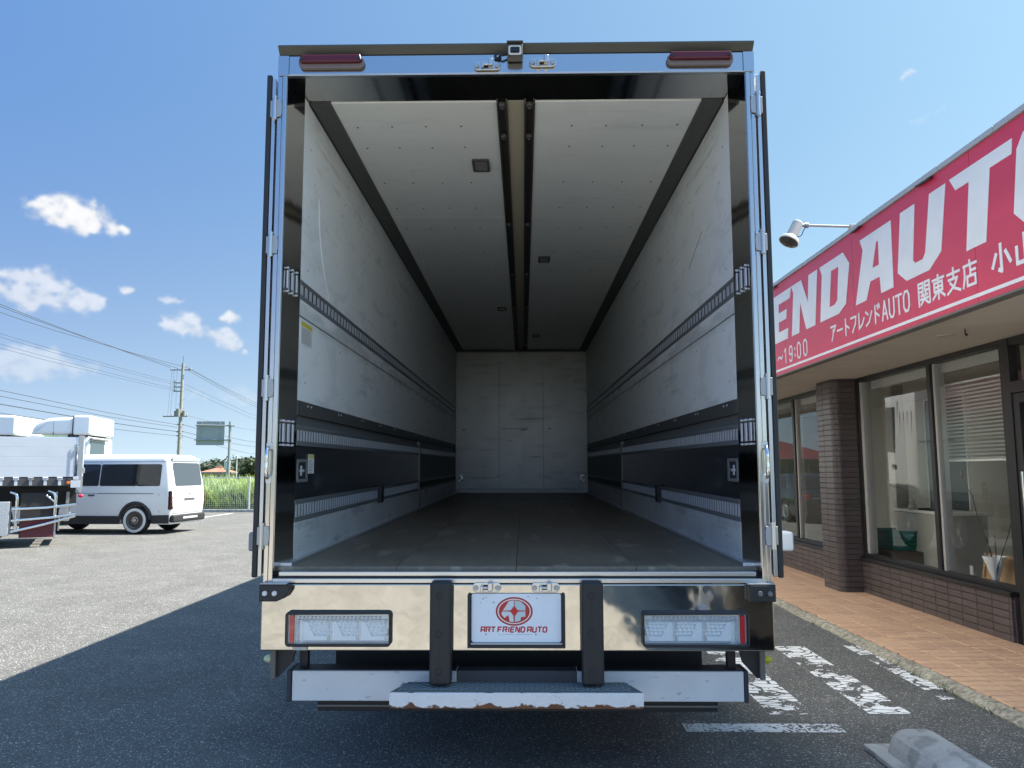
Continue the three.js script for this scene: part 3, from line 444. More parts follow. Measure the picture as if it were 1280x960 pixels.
{
  const T = truck, FLOOR = 1.034, CEIL = 3.570, WALL = 1.167, END = -9.86, r = rng(99);
  // materials of the load space
  const mirror = std(0.60, 0.59, 0.57, { metalness: 1, roughness: 0.08, bumpMap: scuffBump, bumpScale: 0.0008 });
  const dirt = (u, v, s) => fbm(u * 3, v * 3, 0, 4, s);
  const liningMap = (s, dirty = 1) => tex(1024, 512, (x, y) => {   // 6 m by 3 m of white lining: grain, rubbed smudges and scratches
    const u = x / 1024 * 6, v = y / 512 * 3, n = dirt(u, v, s), g = hash(x, y, s) - 0.5, streak = fbm(u * 2.2, v * 30, 0, 3, s + 5);
    let k = 1 + 0.10 * (n - 0.5) + 0.03 * g;
    const smudge = smooth(0.62, 0.8, fbm(u * 1.7, v * 6, 0, 4, s + 9)) * smooth(0.5, 0.7, streak); k -= 0.24 * smudge * dirty;
    const band = smooth(2.27, 2.36, v) * smooth(2.55, 2.43, v) * smooth(0.35, 0.6, fbm(u * 2.5, v * 9, 0, 4, s + 21)); k -= 0.3 * band * dirty;
    const fleck = fbm(u * 26, v * 26, 0, 3, s + 31) > 0.765 ? 0.22 : 0, rub = smooth(0.6, 0.72, fbm(u * 6, v * 16, 0, 4, s + 41)) * 0.1; k -= (fleck * smooth(0.4, 0.6, n) + rub) * dirty;
    return [0.86 * k, 0.875 * k, 0.87 * k];
  }, false, 6, 3);
  const lining = phys(1, 1, 1, { map: liningMap(131, 0.85), roughness: 0.36 });
  const ceilMat = phys(0.92, 0.92, 0.9, { map: liningMap(137, 0.3), roughness: 0.42 });
  const scuffed = (r0, g0, b0, s, amt) => tex(1024, 512, (x, y) => {
    const u = x / 1024 * 4, v = y / 512 * 2, n = dirt(u, v, s) - 0.5, str = fbm(u * 4, v * 40, 0, 3, s + 3), scr = smooth(0.62, 0.75, fbm(u * 3, v * 14, 0, 4, s + 7)) * (0.4 + 0.6 * str), k = 1 + 0.3 * n + 0.08 * (hash(x, y, s) - 0.5) - amt * scr;
    return [r0 * k, g0 * k, b0 * k];
  }, false, 4, 2);
  const kickMat = std(1, 1, 1, { map: scuffed(0.66, 0.67, 0.68, 141, 0.3), roughness: 0.5, metalness: 0.25 });
  const blackPanel = phys(1, 1, 1, { map: scuffed(0.026, 0.028, 0.033, 151, -1.2), roughness: 0.22 });
  const railMat = std(0.20, 0.21, 0.22, { metalness: 0.3, roughness: 0.45 }), railBar = std(0.55, 0.57, 0.61, { metalness: 0.15, roughness: 0.35 });
  const trimGrey = std(0.095, 0.096, 0.094, { roughness: 0.5, metalness: 0.3 });
  const bulkMat = std(1, 1, 1, { map: scuffed(0.27, 0.27, 0.27, 161, 0.22), roughness: 0.34, metalness: 0.5 });
  const floorMat = (s) => tex(512, 1024, (x, y) => {   // dark sealed plywood: grain along z, rubbed tracks, pale scrapes
    const u = x / 512 * 1.2, v = y / 1024 * 2.4, grain = fbm(u * 40, v * 3, 0, 4, 171 + s), n = fbm(u * 3, v * 2.5, 0, 4, 173 + s), sc = smooth(0.66, 0.78, fbm(u * 9, v * 3, 0, 5, 177 + s)), k = 0.72 + 0.3 * grain + 0.5 * (n - 0.5);
    return [0.20 * k + 0.13 * sc, 0.163 * k + 0.105 * sc, 0.122 * k + 0.08 * sc];
  }, false, 1.2, 2.4);
  const floors = [0, 1, 2].map((s) => std(1, 1, 1, { map: floorMat(s), roughness: 0.42 }));

  // outer body
  const shellTex = tex(512, 512, (x, y) => { const v = 0.97 + 0.06 * (fbm(x / 60, y / 20, 0, 3, 181) - 0.5); return [v, v, v]; }, false, 4);
  const shell = std(0.92, 0.92, 0.90, { map: shellTex, roughness: 0.3, metalness: 1 });
  mesh('roof', rbb(-1.245, 1.245, 3.66, 3.728, -10.02, -0.05, 0.01), shell, T);
  mesh('roof_lip', extr([[-0.05, 3.731], [0.034, 3.728], [0.034, 3.719], [0.004, 3.688], [-0.05, 3.684]], 2.484).rotateY(-PI / 2), std(0.075, 0.072, 0.06, { metalness: 0.2, roughness: 0.5 }), T);
  mesh('front_wall', bb(-1.24, 1.24, 0.98, 3.655, -10.02, -9.93), shell, T);
  for (const s of [-1, 1]) {
    const w = mesh('side_wall', bb(s * 1.205, s * 1.243, 1.93, 3.655, -9.925, -0.07), shell, T);
    mesh('lower_gate', rbb(s * 1.20, s * 1.247, 1.06, 1.905, -5.05, -0.08, 0.006), shell, w); mesh('lower_gate', rbb(s * 1.20, s * 1.247, 1.06, 1.905, -9.92, -5.07, 0.006), shell, w);
    mesh('side_rail', rbb(s * 1.13, s * 1.249, 0.93, 1.05, -9.92, -0.08, 0.006), aluminium, T);
    for (let k = 0; k < 8; k++) { const z = -0.7 - k * 1.24; mesh('gate_latch', [rbb(s * 1.25, s * 1.275, 0.95, 1.16, z - 0.05, z + 0.05, 0.006), rod([s * 1.285, 1.0, z], [s * 1.285, 1.22, z], 0.012), rbb(s * 1.25, s * 1.29, 1.2, 1.25, z - 0.03, z + 0.03, 0.005)], zinc, w); }
    for (const z of [-2.4, -7.4]) mesh('wing_latch', [rbb(s * 1.25, s * 1.275, 1.9, 1.98, z - 0.1, z + 0.1, 0.006), rod([s * 1.28, 1.5, z], [s * 1.28, 1.95, z], 0.012)], zinc, w);
  }
  // rear frame of polished steel
  for (const s of [-1, 1]) {
    const p = mesh('frame_post', [rbb(s * 1.2235, s * 1.247, 0.962, 3.682, -0.07, 0.002, 0.004), rbb(s * 1.199, s * 1.2225, 0.962, 3.578, -0.07, 0.006, 0.004)], stainless, T);
    mesh('corner_plate', rbb(s * 1.19, s * 1.246, 3.574, 3.683, 0.0075, 0.0095, 0.001), stainless, p);
    mesh('post_foot', rbb(s * 1.1985, s * 1.2465, 0.9595, 0.9615, -0.05, 0.012, 0.0005), stainlessDull, p);
    // mirror jamb inside the post, with slotted rail ends
    const j = mesh('jamb', extr([[1.1975, -0.004], [WALL, -0.222], [1.2, -0.222], [1.2, -0.004]].map(([x, z]) => [s * x, -z]), 2.538).rotateX(-PI / 2).translate(0, 2.304, 0), mirror, T);
    for (const [y0, y1] of [[2.43, 2.565], [1.635, 1.77]]) for (let k = 0; k < 3; k++) {
      const z = -0.055 - k * 0.055, x = lerp(1.1975, WALL, -z / 0.222) - 0.006;
      mesh('rail_slot', [rbb(s * (x - 0.004), s * (x + 0.004), y0 + 0.02, y1 - 0.02, z - 0.011, z + 0.011, 0.003), cyl(0.006, 0.006, 0.012, 'x', s * x, y0 + 0.006, z, 10), cyl(0.006, 0.006, 0.012, 'x', s * x, y1 - 0.006, z, 10)], railBar, j);
    }
  }
  mesh('header_beam', [rbb(-1.1985, 1.1985, 3.5795, 3.684, -0.3, 0.003, 0.004)], stainless, T);
  mesh('header_edge', rbb(-1.1985, 1.1985, 3.572, 3.5785, -0.02, 0.008, 0.002), stainlessDull, T);
  mesh('header_soffit', bb(-1.195, 1.195, 3.574, 3.579, -0.29, -0.021), mirror, T);
  const sill = mesh('sill', [rbb(-1.17, 1.17, 0.995, 1.017, -0.06, 0.004, 0.004), rbb(-1.1985, 1.1985, 0.962, 0.985, -0.06, 0.012, 0.004)], stainlessDull, T);
  mesh('sill_groove', bb(-1.168, 1.168, 0.9855, 0.9945, -0.055, -0.003), darkPaint, sill);
  for (const [x, sd] of [[-0.9625, -1], [0.963, 1]]) {
    const m = mesh('marker_lamp', extr(roundRect(-0.172, -0.031, 0.172, 0.031, 0.028, 6), 0.024, { bevel: 0.006, seg: 2 }).translate(x, 3.634, 0.016), std(0.16, 0.13, 0.135, { roughness: 0.5 }), T);
    mesh('lens', extr([[-0.165, 0.0], [-0.155, 0.03], [0.155, 0.03], [0.165, 0.0], [0.15, -0.012], [-0.15, -0.012]], 0.032, { bevel: 0.008, seg: 3 }).translate(x, 3.638, 0.034), phys(0.085, 0.006, 0.016, { roughness: 0.3 }), m);
    mesh('screw', [cyl(0.009, 0.009, 0.01, 'z', x - 0.146, 3.644, 0.05, 12), cyl(0.009, 0.009, 0.01, 'z', x + 0.146, 3.644, 0.05, 12)], darkPaint, m);
  }
  const keeper = (x, y, s) => {
    const k = mesh('lock_keeper', extr(roundRect(-0.07, -0.024, 0.07, 0.024, 0.022, 6), 0.01, { bevel: 0.003, seg: 2 }).translate(x, y, 0.014), stainlessDull, T);
    mesh('bolt', [-0.053, 0.053].map((d) => cyl(0.013, 0.011, 0.012, 'z', x + d, y - 0.003, 0.024, 14)), zinc, k);
    mesh('claw', [rbb(x - 0.03, x - 0.016, y - 0.02, y + 0.01, 0.019, 0.05, 0.004), rbb(x + 0.006, x + 0.03, y - 0.014, y + 0.026, 0.019, 0.055, 0.005), rod([x - 0.03, y, 0.035], [x + 0.03, y, 0.035], 0.007)], stainlessDull, k);
    mesh('claw_gap', bb(x - 0.015, x + 0.005, y - 0.012, y + 0.012, 0.0192, 0.024), darkPaint, k);
  };
  for (const x of [-0.146, 0.144]) { keeper(x, x < 0 ? 3.612 : 3.628, 1); keeper(x * 0.985, 0.944, -1); }
  {
    const c = mesh('camera', [rbox(0.08, 0.065, 0.07, 0.008, 0, 3.668, 0.045), rbb(-0.042, 0.042, 3.702, 3.708, 0.0, 0.095, 0.002)], std(0.06, 0.06, 0.058, { roughness: 0.4 }), T);
    mesh('camera_bezel', extr(roundRect(-0.033, -0.025, 0.033, 0.025, 0.01), 0.004).translate(0, 3.662, 0.0805), std(0.6, 0.6, 0.57), c);
    mesh('camera_face', extr(roundRect(-0.024, -0.016, 0.024, 0.016, 0.006), 0.004).translate(0, 3.662, 0.0835), darkPaint, c); mesh('lens', extr(roundRect(-0.018, -0.011, 0.018, 0.011, 0.004), 0.004).translate(0, 3.662, 0.0885), darkGlass, c);
    mesh('cable', tube([[-0.04, 3.668, 0.03], [-0.07, 3.66, 0.035], [-0.09, 3.672, 0.03], [-0.105, 3.662, 0.02], [-0.09, 3.652, 0.02], [-0.075, 3.67, 0.012]], 0.0065, 40, 7), rubber, c);
  }

  // load space
  for (const s of [-1, 1]) {
    const X = (d) => s * (WALL - d), wall = (name, y0, y1, d, m, parent, z0 = END, z1 = -0.224) => mesh(name, bb(X(d), s * 1.199, y0, y1, z0, z1), m, parent);
    const side = mesh('inner_wall', bb(s * 1.1995, s * 1.2035, FLOOR, CEIL, END, -0.225), darkPaint, T);
    wall('wall_panel', 2.5405, CEIL - 0.004, 0, lining, side); wall('wall_panel', 2.345, 2.4325, 0, lining, side); wall('wall_panel', 1.884, 2.336, 0, lining, side);
    wall('groove', 2.3365, 2.3445, -0.006, trimGrey, side);
    // lashing rails: flanges, a dark bed and a row of bars
    const rail = (y0, y1, zs, pitch, end) => {
      const f = 0.016, R = mesh('lashing_rail', [rbb(X(0.0025), s * 1.198, y1 - f, y1, END, -0.226, 0.003), rbb(X(0.0025), s * 1.198, y0, y0 + f, END, -0.226, 0.003), rbb(X(0.001), s * 1.197, y1 - f - 0.01, y1 - f - 0.0005, END, -0.226, 0.001), rbb(X(0.001), s * 1.197, y0 + f + 0.0005, y0 + f + 0.01, END, -0.226, 0.001)], railMat, T);
      mesh('rail_bed', bb(X(-0.016), s * 1.196, y0 + f, y1 - f, END, -0.227), darkPaint, R);
      const bars = []; for (let z = -0.26; z > end; z -= pitch) bars.push(bb(X(0.0), X(-0.003), y0 + f + 0.0005, y1 - f - 0.0005, z - pitch * 0.30, z + pitch * 0.30));
      stuff(mesh('rail_bars', bars, railBar, R));
    };
    rail(2.4335, 2.5395, 0, 0.085, END + 0.05);
    const ledge = mesh('ledge', [rbb(X(0.002), s * 1.198, 1.806, 1.883, END, -0.226, 0.004)], trimGrey, T);
    stuff(mesh('rivets', Array.from({ length: 26 }, (_, i) => cyl(0.006, 0.006, 0.004, 'x', X(0.004), 1.862 + (i % 2) * 0.0, -0.42 - (i >> 1) * 0.72 - (i % 2) * 0.07, 8)), railBar, ledge));
    wall('recess', 1.752, 1.8055, -0.03, railMat, side);
    rail(1.6415, 1.751, 0, 0.056, END + 0.05);
    wall('black_panel', 1.3565, 1.6405, -0.004, blackPanel, side, -5.055); wall('black_panel', 1.3565, 1.6405, -0.004, std(1, 1, 1, { map: scuffed(0.12, 0.12, 0.125, 157, 0.5), roughness: 0.5 }), side, END, -5.145);
    rail(1.2385, 1.3555, 0, 0.056, -5.0);
    wall('kick_plate', FLOOR + 0.012, 1.2375, 0.002, kickMat, side);
    wall('floor_seal', FLOOR + 0.0005, FLOOR + 0.0115, 0.012, rubber, side);
    mesh('divider_post', [rbb(X(0.009), s * 1.195, FLOOR + 0.002, 1.80, -5.13, -5.07, 0.004)], std(0.2, 0.2, 0.2, { metalness: 0.6, roughness: 0.45 }), T);
    mesh('rail_stop', rbb(X(0.035), s * 1.19, 1.225, 1.365, -2.66, -2.55, 0.006), rubber, T);
    const lock = mesh('lock_recess', [extr(roundRect(-0.1, -0.062, 0.1, 0.062, 0.012), 0.006, { holes: [roundRect(-0.075, -0.045, 0.075, 0.045, 0.01)] }).rotateY(-PI / 2).translate(X(0.002), 1.508, -0.345)], railMat, T);
    mesh('recess_back', bb(X(-0.003), X(-0.006) + s * 0.002, 1.465, 1.551, -0.418, -0.272), rubber, lock); mesh('latch', [rbb(X(0.005), X(-0.002), 1.48, 1.535, -0.335, -0.315, 0.003), rbb(X(0.008), X(-0.002), 1.5, 1.515, -0.37, -0.3, 0.003)], railBar, lock);
    stuff(mesh('rivets', [...Array.from({ length: 60 }, (_, i) => cyl(0.0055, 0.0055, 0.003, 'x', X(0.001), [2.62, 2.27, 1.95, 3.15, 3.3][i % 5] + 0.02 * ((i * 7) % 3), -0.36 - Math.floor(i / 5) * 0.78 - 0.1 * (i % 2), 7)), ...Array.from({ length: 10 }, (_, i) => cyl(0.0045, 0.0045, 0.003, 'x', X(0.0035), 1.09 + (i % 2) * 0.11, -0.3 - (i >> 1) * 1.1, 7))], zinc, side));
    mesh('scratch', (s < 0 ? [[[-0.56, 2.99], [-0.62, 2.83], [-0.74, 2.66], [-0.86, 2.55]], [[-0.55, 3.1], [-0.57, 2.99]]] : [[[-0.9, 3.0], [-1.3, 2.86]]]).map((q) => tube(q.map(([z, y]) => [X(0.0005), y, z]), s < 0 ? 0.003 : 0.0016, 10, 4)), s < 0 ? std(0.82, 0.83, 0.84) : trimGrey, side);
    // cornice strip under the ceiling
    mesh('cornice', [bb(s * 1.044, s * 1.16, CEIL - 0.006, CEIL + 0.03, END, -0.302), bb(s * 1.072, s * 1.078, CEIL - 0.0075, CEIL - 0.0062, END, -0.305)], trimGrey, T);
    mesh('cornice_seal', rbb(s * 1.1605, s * 1.1675, CEIL - 0.012, CEIL + 0.02, END, -0.305, 0.002), rubber, T);
    // ceiling panels, split across the truck
    const cuts = [-0.302, -2.35, -4.4, -6.45, -8.45, END];
    for (let i = 0; i < 5; i++) {
      const c = mesh('ceiling_panel', rbb(s * 0.109, s * 1.0435, CEIL, CEIL + 0.03, cuts[i + 1] + 0.003, cuts[i] - 0.001, 0.002), ceilMat, T), rows = [];
      for (const z of [-0.62, -0.93, -1.56, -2.12, -2.65, -3.4, -4.15, -4.9, -5.8, -6.7, -7.6]) if (z < cuts[i] && z > cuts[i + 1]) for (const x of [0.33, 0.54, 0.75, 0.96]) rows.push(cyl(0.0065, 0.0065, 0.003, 'y', s * (x + 0.01 * r()), CEIL - 0.0015, z + 0.01 * r(), 7));
      if (rows.length) stuff(mesh('rivets', rows, trimGrey, c));
    }
    const hang = mesh('ceiling_rail', [rbb(s * 0.0475, s * 0.058, CEIL - 0.012, CEIL + 0.03, END, -0.3, 0.002), rbb(s * 0.099, s * 0.1085, CEIL - 0.012, CEIL + 0.03, END, -0.3, 0.002), bb(s * 0.0585, s * 0.0985, CEIL + 0.022, CEIL + 0.03, END, -0.3)], std(0.09, 0.085, 0.075, { metalness: 0.5, roughness: 0.5 }), T);
    for (const z of [-0.34, -0.76, -2.55, -4.3, -6.1, -7.9, -9.3]) mesh('rail_clip', [rbb(s * 0.06, s * 0.097, CEIL - 0.013, CEIL + 0.012, z - 0.022, z + 0.022, 0.006), cyl(0.009, 0.009, 0.012, 'y', s * 0.078, CEIL - 0.016, z - 0.01, 10)], std(0.10, 0.10, 0.095, { metalness: 0.4, roughness: 0.5 }), hang);
  }
  mesh('ceiling_strip', bb(-0.047, 0.047, CEIL + 0.004, CEIL + 0.03, END, -0.3), std(0.42, 0.37, 0.28, { roughness: 0.6 }), T);
  for (const [x, z] of [[-0.245, -1.22], [0.247, -3.67], [-0.24, -6.15], [0.245, -8.3]]) {
    const l = mesh('ceiling_lamp', extr(roundRect(-0.058, -0.105, 0.058, 0.105, 0.015), 0.014, { holes: [roundRect(-0.042, -0.085, 0.042, 0.085, 0.01)] }).rotateX(PI / 2).translate(x, CEIL - 0.006, z), std(0.07, 0.07, 0.07), T);
    mesh('lens', bb(x - 0.043, x + 0.043, CEIL - 0.005, CEIL - 0.001, z - 0.086, z + 0.086), phys(0.2, 0.2, 0.19, { roughness: 0.3 }), l);
  }
  // bulkhead, floor
  const bulk = mesh('bulkhead', bb(-1.199, 1.199, FLOOR, 3.6, END - 0.05, END - 0.012), darkPaint, T);
  for (const [x0, x1] of [[-1.163, -0.3906], [-0.3894, 0.3894], [0.3906, 1.163]]) mesh('bulkhead_panel', rbb(x0, x1, 1.098, 3.528, END - 0.011, END, 0.002), bulkMat, bulk);
  mesh('top_edge', rbb(-1.163, 1.163, 3.5305, 3.554, END - 0.011, END + 0.02, 0.003), trimGrey, bulk);
  mesh('bottom_guard', rbb(-1.163, 1.163, FLOOR + 0.001, 1.096, END - 0.01, END + 0.012, 0.004), kickMat, bulk);
  for (const s of [-1, 1]) mesh('tie_ring', [new THREE.TorusGeometry(0.034, 0.012, 8, 20).translate(s * 1.07, 1.27, END + 0.02), rbox(0.07, 0.09, 0.008, 0.003, s * 1.07, 1.31, END + 0.006), cyl(0.022, 0.022, 0.02, 'z', s * 1.07, 1.31, END + 0.01, 12)], chrome, bulk);
  mesh('scratch', [[-0.1, 0.38, 2.33], [-0.34, -0.12, 2.16], [0.15, 0.36, 1.66], [-0.06, 0.12, 2.17]].map(([a, b, y]) => rod([a, y, END + 0.001], [b, y + 0.004, END + 0.001], 0.006, 5)), kickMat, bulk); mesh('dent', [[0.04, 2.14, 0.12], [-0.2, 1.95, 0.03], [0.5, 2.16, 0.05], [-1.02, 2.14, 0.05]].map(([x, y, w]) => box(w, 0.022, 0.002, x, y, END + 0.001, 0, 0, 0.1)), trimGrey, bulk);
  mesh('underlay', bb(-1.199, 1.199, 0.985, FLOOR - 0.022, END - 0.05, -0.061), darkPaint, T);
  for (let i = 0; i < 4; i++) for (let k = 0; k < 4; k++) {
    const x0 = -1.198 + i * 0.599, x1 = x0 + 0.597, z1 = -0.062 - k * 2.45 - (i % 2) * 0 , z0 = Math.max(END, z1 - 2.447);
    const b = rbb(x0, x1, FLOOR - 0.021, FLOOR - (r() * 0.0012), z0, z1, 0.0015); mesh('floor_board', b, floors[(i + k * 2) % 3], T);
  }
  // stickers on the inside of one wall
  const sticker = (y0, y1, z0, z1, band, dark) => { const m = mesh('sticker', bb(-WALL + 0.0005, -WALL + 0.0025, y0, y1, z0, z1), std(0.68, 0.68, 0.66), T); mesh('band', bb(-WALL + 0.0026, -WALL + 0.0034, y1 - (y1 - y0) * 0.2, y1 - 0.002, z0 + 0.003, z1 - 0.003), std(...band), m); stuff(mesh('print', Array.from({ length: 9 }, (_, i) => { const y = y0 + (y1 - y0) * (0.06 + i * 0.078); return bb(-WALL + 0.0026, -WALL + 0.0032, y, y + (y1 - y0) * 0.028, z0 + 0.012 + 0.03 * r() * dark, z1 - 0.012); }), std(0.24, 0.24, 0.26), m)); m.userData.label = 'white paper sticker with a coloured band'; };
  sticker(2.195, 2.318, -0.47, -0.25, [0.62, 0.5, 0.03], 1); sticker(1.49, 1.598, -0.575, -0.455, [0.55, 0.5, 0.12], 1);

  // folded-back doors: seen edge-on, outside the posts
  const doorMat = phys(0.70, 0.71, 0.72, { roughness: 0.3 });
  for (const s of [-1, 1]) {
    const d = mesh('rear_door', [rbb(s * 1.268, s * 1.2955, 1.0, 3.575, -1.19, -0.035, 0.004)], doorMat, T);
    mesh('door_seal', [rbb(s * 1.284, s * 1.311, 0.985, 3.59, -0.034, -0.012, 0.006), rbb(s * 1.2965, s * 1.312, 0.985, 1.0, -1.2, -0.035, 0.004), rbb(s * 1.2965, s * 1.312, 3.575, 3.59, -1.2, -0.035, 0.004), rbb(s * 1.284, s * 1.311, 0.985, 3.59, -1.21, -1.192, 0.006)], rubber, d);
    mesh('door_edge', rbb(s * 1.262, s * 1.2825, 0.99, 3.57, -0.034, -0.016, 0.003), stainlessDull, d);
    const lr = mesh('lock_rod', rod([s * 1.258, 0.96, -0.9], [s * 1.258, 3.63, -0.9], 0.014, 10), stainlessDull, d);
    mesh('rod_guide', [1.3, 2.2, 3.2].map((y) => rbb(s * 1.246, s * 1.267, y, y + 0.06, -0.94, -0.86, 0.004)), zinc, lr);
    mesh('inner_handle', rbb(s * 1.313, s > 0 ? 1.45 : -1.42, 1.085, 1.185, -0.36, -0.26, 0.014, 3), s > 0 ? std(0.7, 0.7, 0.68, { roughness: 0.4 }) : std(0.24, 0.25, 0.27, { roughness: 0.4 }), d);
    mesh('door_stud', [1.6, 2.48].map((y) => rbb(s * 1.3125, s * 1.33, y, y + 0.03, -0.12, -0.09, 0.004)), rubber, d);
    for (const y of [3.395, 2.665, 1.925, 1.19]) {
      const h = mesh('hinge', [cyl(0.0115, 0.0115, 0.115, 'y', s * 1.258, y, 0.012, 14), cyl(0.014, 0.014, 0.012, 'y', s * 1.258, y + 0.058, 0.012, 14), cyl(0.014, 0.014, 0.012, 'y', s * 1.258, y - 0.058, 0.012, 14)], stainlessDull, T);
      mesh('hinge_leaf', extr([[0, -0.05], [0.028, -0.045], [0.032, -0.02], [0.032, 0.02], [0.028, 0.045], [0, 0.05]].map(([a, b]) => [-s * a, b]), 0.006, { bevel: 0.0015 }).translate(s * 1.252, y, 0.0105), zinc, h);
      mesh('hinge_arm', rbb(s * 1.26, s * 1.283, y - 0.045, y + 0.045, -0.05, 0.006, 0.003), zinc, h);
    }
    const g = mesh('grab_handle', tube([[s * 1.232, 1.625, 0.005], [s * 1.232, 1.622, 0.03], [s * 1.232, 1.595, 0.045], [s * 1.232, 1.55, 0.046], [s * 1.232, 1.505, 0.045], [s * 1.232, 1.478, 0.03], [s * 1.232, 1.475, 0.005]], 0.0095, 40, 10), chrome, T);
    mesh('handle_foot', [extr(roundRect(-0.014, -0.022, 0.014, 0.022, 0.012), 0.006).translate(s * 1.232, 1.632, 0.008), extr(roundRect(-0.014, -0.022, 0.014, 0.022, 0.012), 0.006).translate(s * 1.232, 1.468, 0.008)], stainlessDull, g);
  }

  // mirror-polished rear panel with lamps
  const panel = mesh('rear_panel', [rbb(-1.247, 1.247, 0.641, 0.958, -0.04, 0.012, 0.006, 2)], phys(0.52, 0.50, 0.46, { metalness: 1, roughness: 0.06, bumpMap: scuffBump, bumpScale: 0.0022 }), T);
  mesh('panel_return', [bb(-1.24, 1.24, 0.642, 0.66, -0.3, -0.041), bb(-1.243, -1.225, 0.661, 0.955, -0.3, -0.041), bb(1.225, 1.243, 0.661, 0.955, -0.3, -0.041)], stainlessDull, panel);
  for (const s of [-1, 1]) {
    const c = mesh('corner_buffer', [extr(s < 0 ? [[-1.245, 0.882], [-1.16, 0.882], [-1.118, 0.9], [-1.098, 0.93], [-1.098, 0.962], [-1.245, 0.962]] : [[1.245, 0.882], [1.245, 0.962], [1.12, 0.962], [1.12, 0.882]], 0.05, { bevel: 0.006, seg: 2 }).translate(0, 0, 0.038)], rubber, T);
    mesh('bolt', [[1.215, 0.922], [1.168, 0.922]].map(([x, y]) => cyl(0.013, 0.011, 0.014, 'z', s * x, y, 0.066, 12)), s < 0 ? std(0.68, 0.68, 0.66) : std(0.16, 0.16, 0.16), c);
    mesh('buffer_edge', rbb(s * 1.112, s * 1.244, 0.9635, 0.968, 0.014, 0.06, 0.002), stainlessDull, c);
    // tail lamp
    const cx = s * 0.863, cy = 0.748, hw = 0.257, hh = 0.083, t = mesh('tail_lamp', extr(roundRect(-hw, -hh, hw, hh, 0.02, 5), 0.03, { bevel: 0.005, seg: 2, holes: [roundRect(-hw + 0.011, -hh + 0.010, hw - 0.011, hh - 0.010, 0.008)] }).translate(cx, cy, 0.028), rubber, T);
    const X = (u) => cx - s * u;   // u: from -0.24 at the outer end to 0.24
    mesh('lamp_body', bb(cx - hw + 0.008, cx + hw - 0.008, cy - hh + 0.007, cy + hh - 0.007, 0.014, 0.02), phys(0.78, 0.80, 0.84, { metalness: 0.1, roughness: 0.25 }), t);
    mesh('reflector', rbb(X(-0.236), X(-0.214), cy - 0.066, cy + 0.066, 0.0205, 0.036, 0.003), phys(0.62, 0.02, 0.03, { roughness: 0.25 }), t);
    mesh('lamp_seam', [rbb(X(-0.20), X(0.238), cy + 0.038, cy + 0.043, 0.0205, 0.031, 0.002), rbb(X(-0.17), X(0.238), cy - 0.064, cy - 0.059, 0.0205, 0.031, 0.002), rbb(X(-0.212), X(-0.208), cy - 0.066, cy + 0.066, 0.0205, 0.033, 0.001), ...[-0.045, 0.095].map((u) => rbb(X(u - 0.002), X(u + 0.002), cy - 0.06, cy + 0.036, 0.0205, 0.030, 0.001))], std(0.55, 0.57, 0.6, { metalness: 0.6, roughness: 0.3 }), t);
    const beads = [], cones = [];
    for (let i = 0; i < 21; i++) beads.push(new THREE.SphereGeometry(0.0065, 8, 6).scale(1, 1, 0.7).translate(X(-0.19 + i * 0.0195), cy + 0.053, 0.024));
    for (let k = 0; k < 3; k++) for (let j = 0; j < 4; j++) for (let i = 0; i < 5; i++) {
      const du = i * 0.0215 + (j % 2) * 0.0105 + j * 0.007, u = -0.142 + k * 0.14 + du; if (du > 0.1) continue;
      cones.push(new THREE.ConeGeometry(0.0125, 0.011, 4, 1).rotateX(PI / 2).translate(X(u), cy + 0.026 - j * 0.0165, 0.0265));
    }
    for (let i = 0; i < 8; i++) beads.push(new THREE.SphereGeometry(0.006, 8, 6).translate(X(-0.195), cy - 0.055 + i * 0.0135, 0.024));
    stuff(mesh('led_lenses', cones, phys(0.80, 0.82, 0.86, { metalness: 0.3, roughness: 0.3 }), t)); stuff(mesh('led_beads', beads, phys(0.6, 0.62, 0.66, { metalness: 0.5, roughness: 0.2 }), t));
    mesh('lens', [0, 1, 2].map((k) => extr([[-0.172, 0.036], [-0.152, 0.036], [-0.118, -0.034], [-0.052, -0.034], [-0.052, -0.057], [-0.172, -0.057]].map(([u, v]) => [X(u + k * 0.14), cy + v]), 0.006, { bevel: 0.002 }).translate(0, 0, 0.024)), phys(0.76, 0.79, 0.84, { roughness: 0.18 }), t);
    mesh('clear_lens', new THREE.PlaneGeometry(2 * hw - 0.018, 2 * hh - 0.016).translate(cx, cy, 0.0405), clearPane, t);
  }
  mesh('lamp_bracket', rbb(-1.085, -1.015, 0.645, 0.663, 0.0125, 0.024, 0.003), std(0.4, 0.42, 0.45, { metalness: 0.5, roughness: 0.4 }), T);
  // number plate holder with a trade plate
  {
    const h = mesh('plate_holder', [rbb(-0.232, 0.232, 0.664, 0.914, 0.0125, 0.02, 0.003), rbb(-0.236, -0.222, 0.66, 0.914, 0.0205, 0.045, 0.004), rbb(0.222, 0.236, 0.66, 0.914, 0.0205, 0.045, 0.004), rbb(-0.2215, 0.2215, 0.66, 0.674, 0.0205, 0.042, 0.003)], darkPaint, T);
    mesh('lower_lip', [rbb(-0.2215, 0.2215, 0.675, 0.684, 0.0205, 0.036, 0.002)], std(0.36, 0.39, 0.42, { metalness: 0.6, roughness: 0.4 }), h);
    const c = document.createElement('canvas'); c.width = 1024; c.height = 560; const g = c.getContext('2d');
    g.fillStyle = '#dfe6ec'; g.fillRect(0, 0, 1024, 560);
    const rp = rng(3); for (let i = 0; i < 70; i++) { g.fillStyle = `rgba(${100 + 60 * rp()},${110 + 60 * rp()},${120 + 60 * rp()},${0.05 + 0.2 * rp()})`; g.fillRect(1024 * rp(), 560 * rp(), 2 + 9 * rp(), 2 + 6 * rp()); }
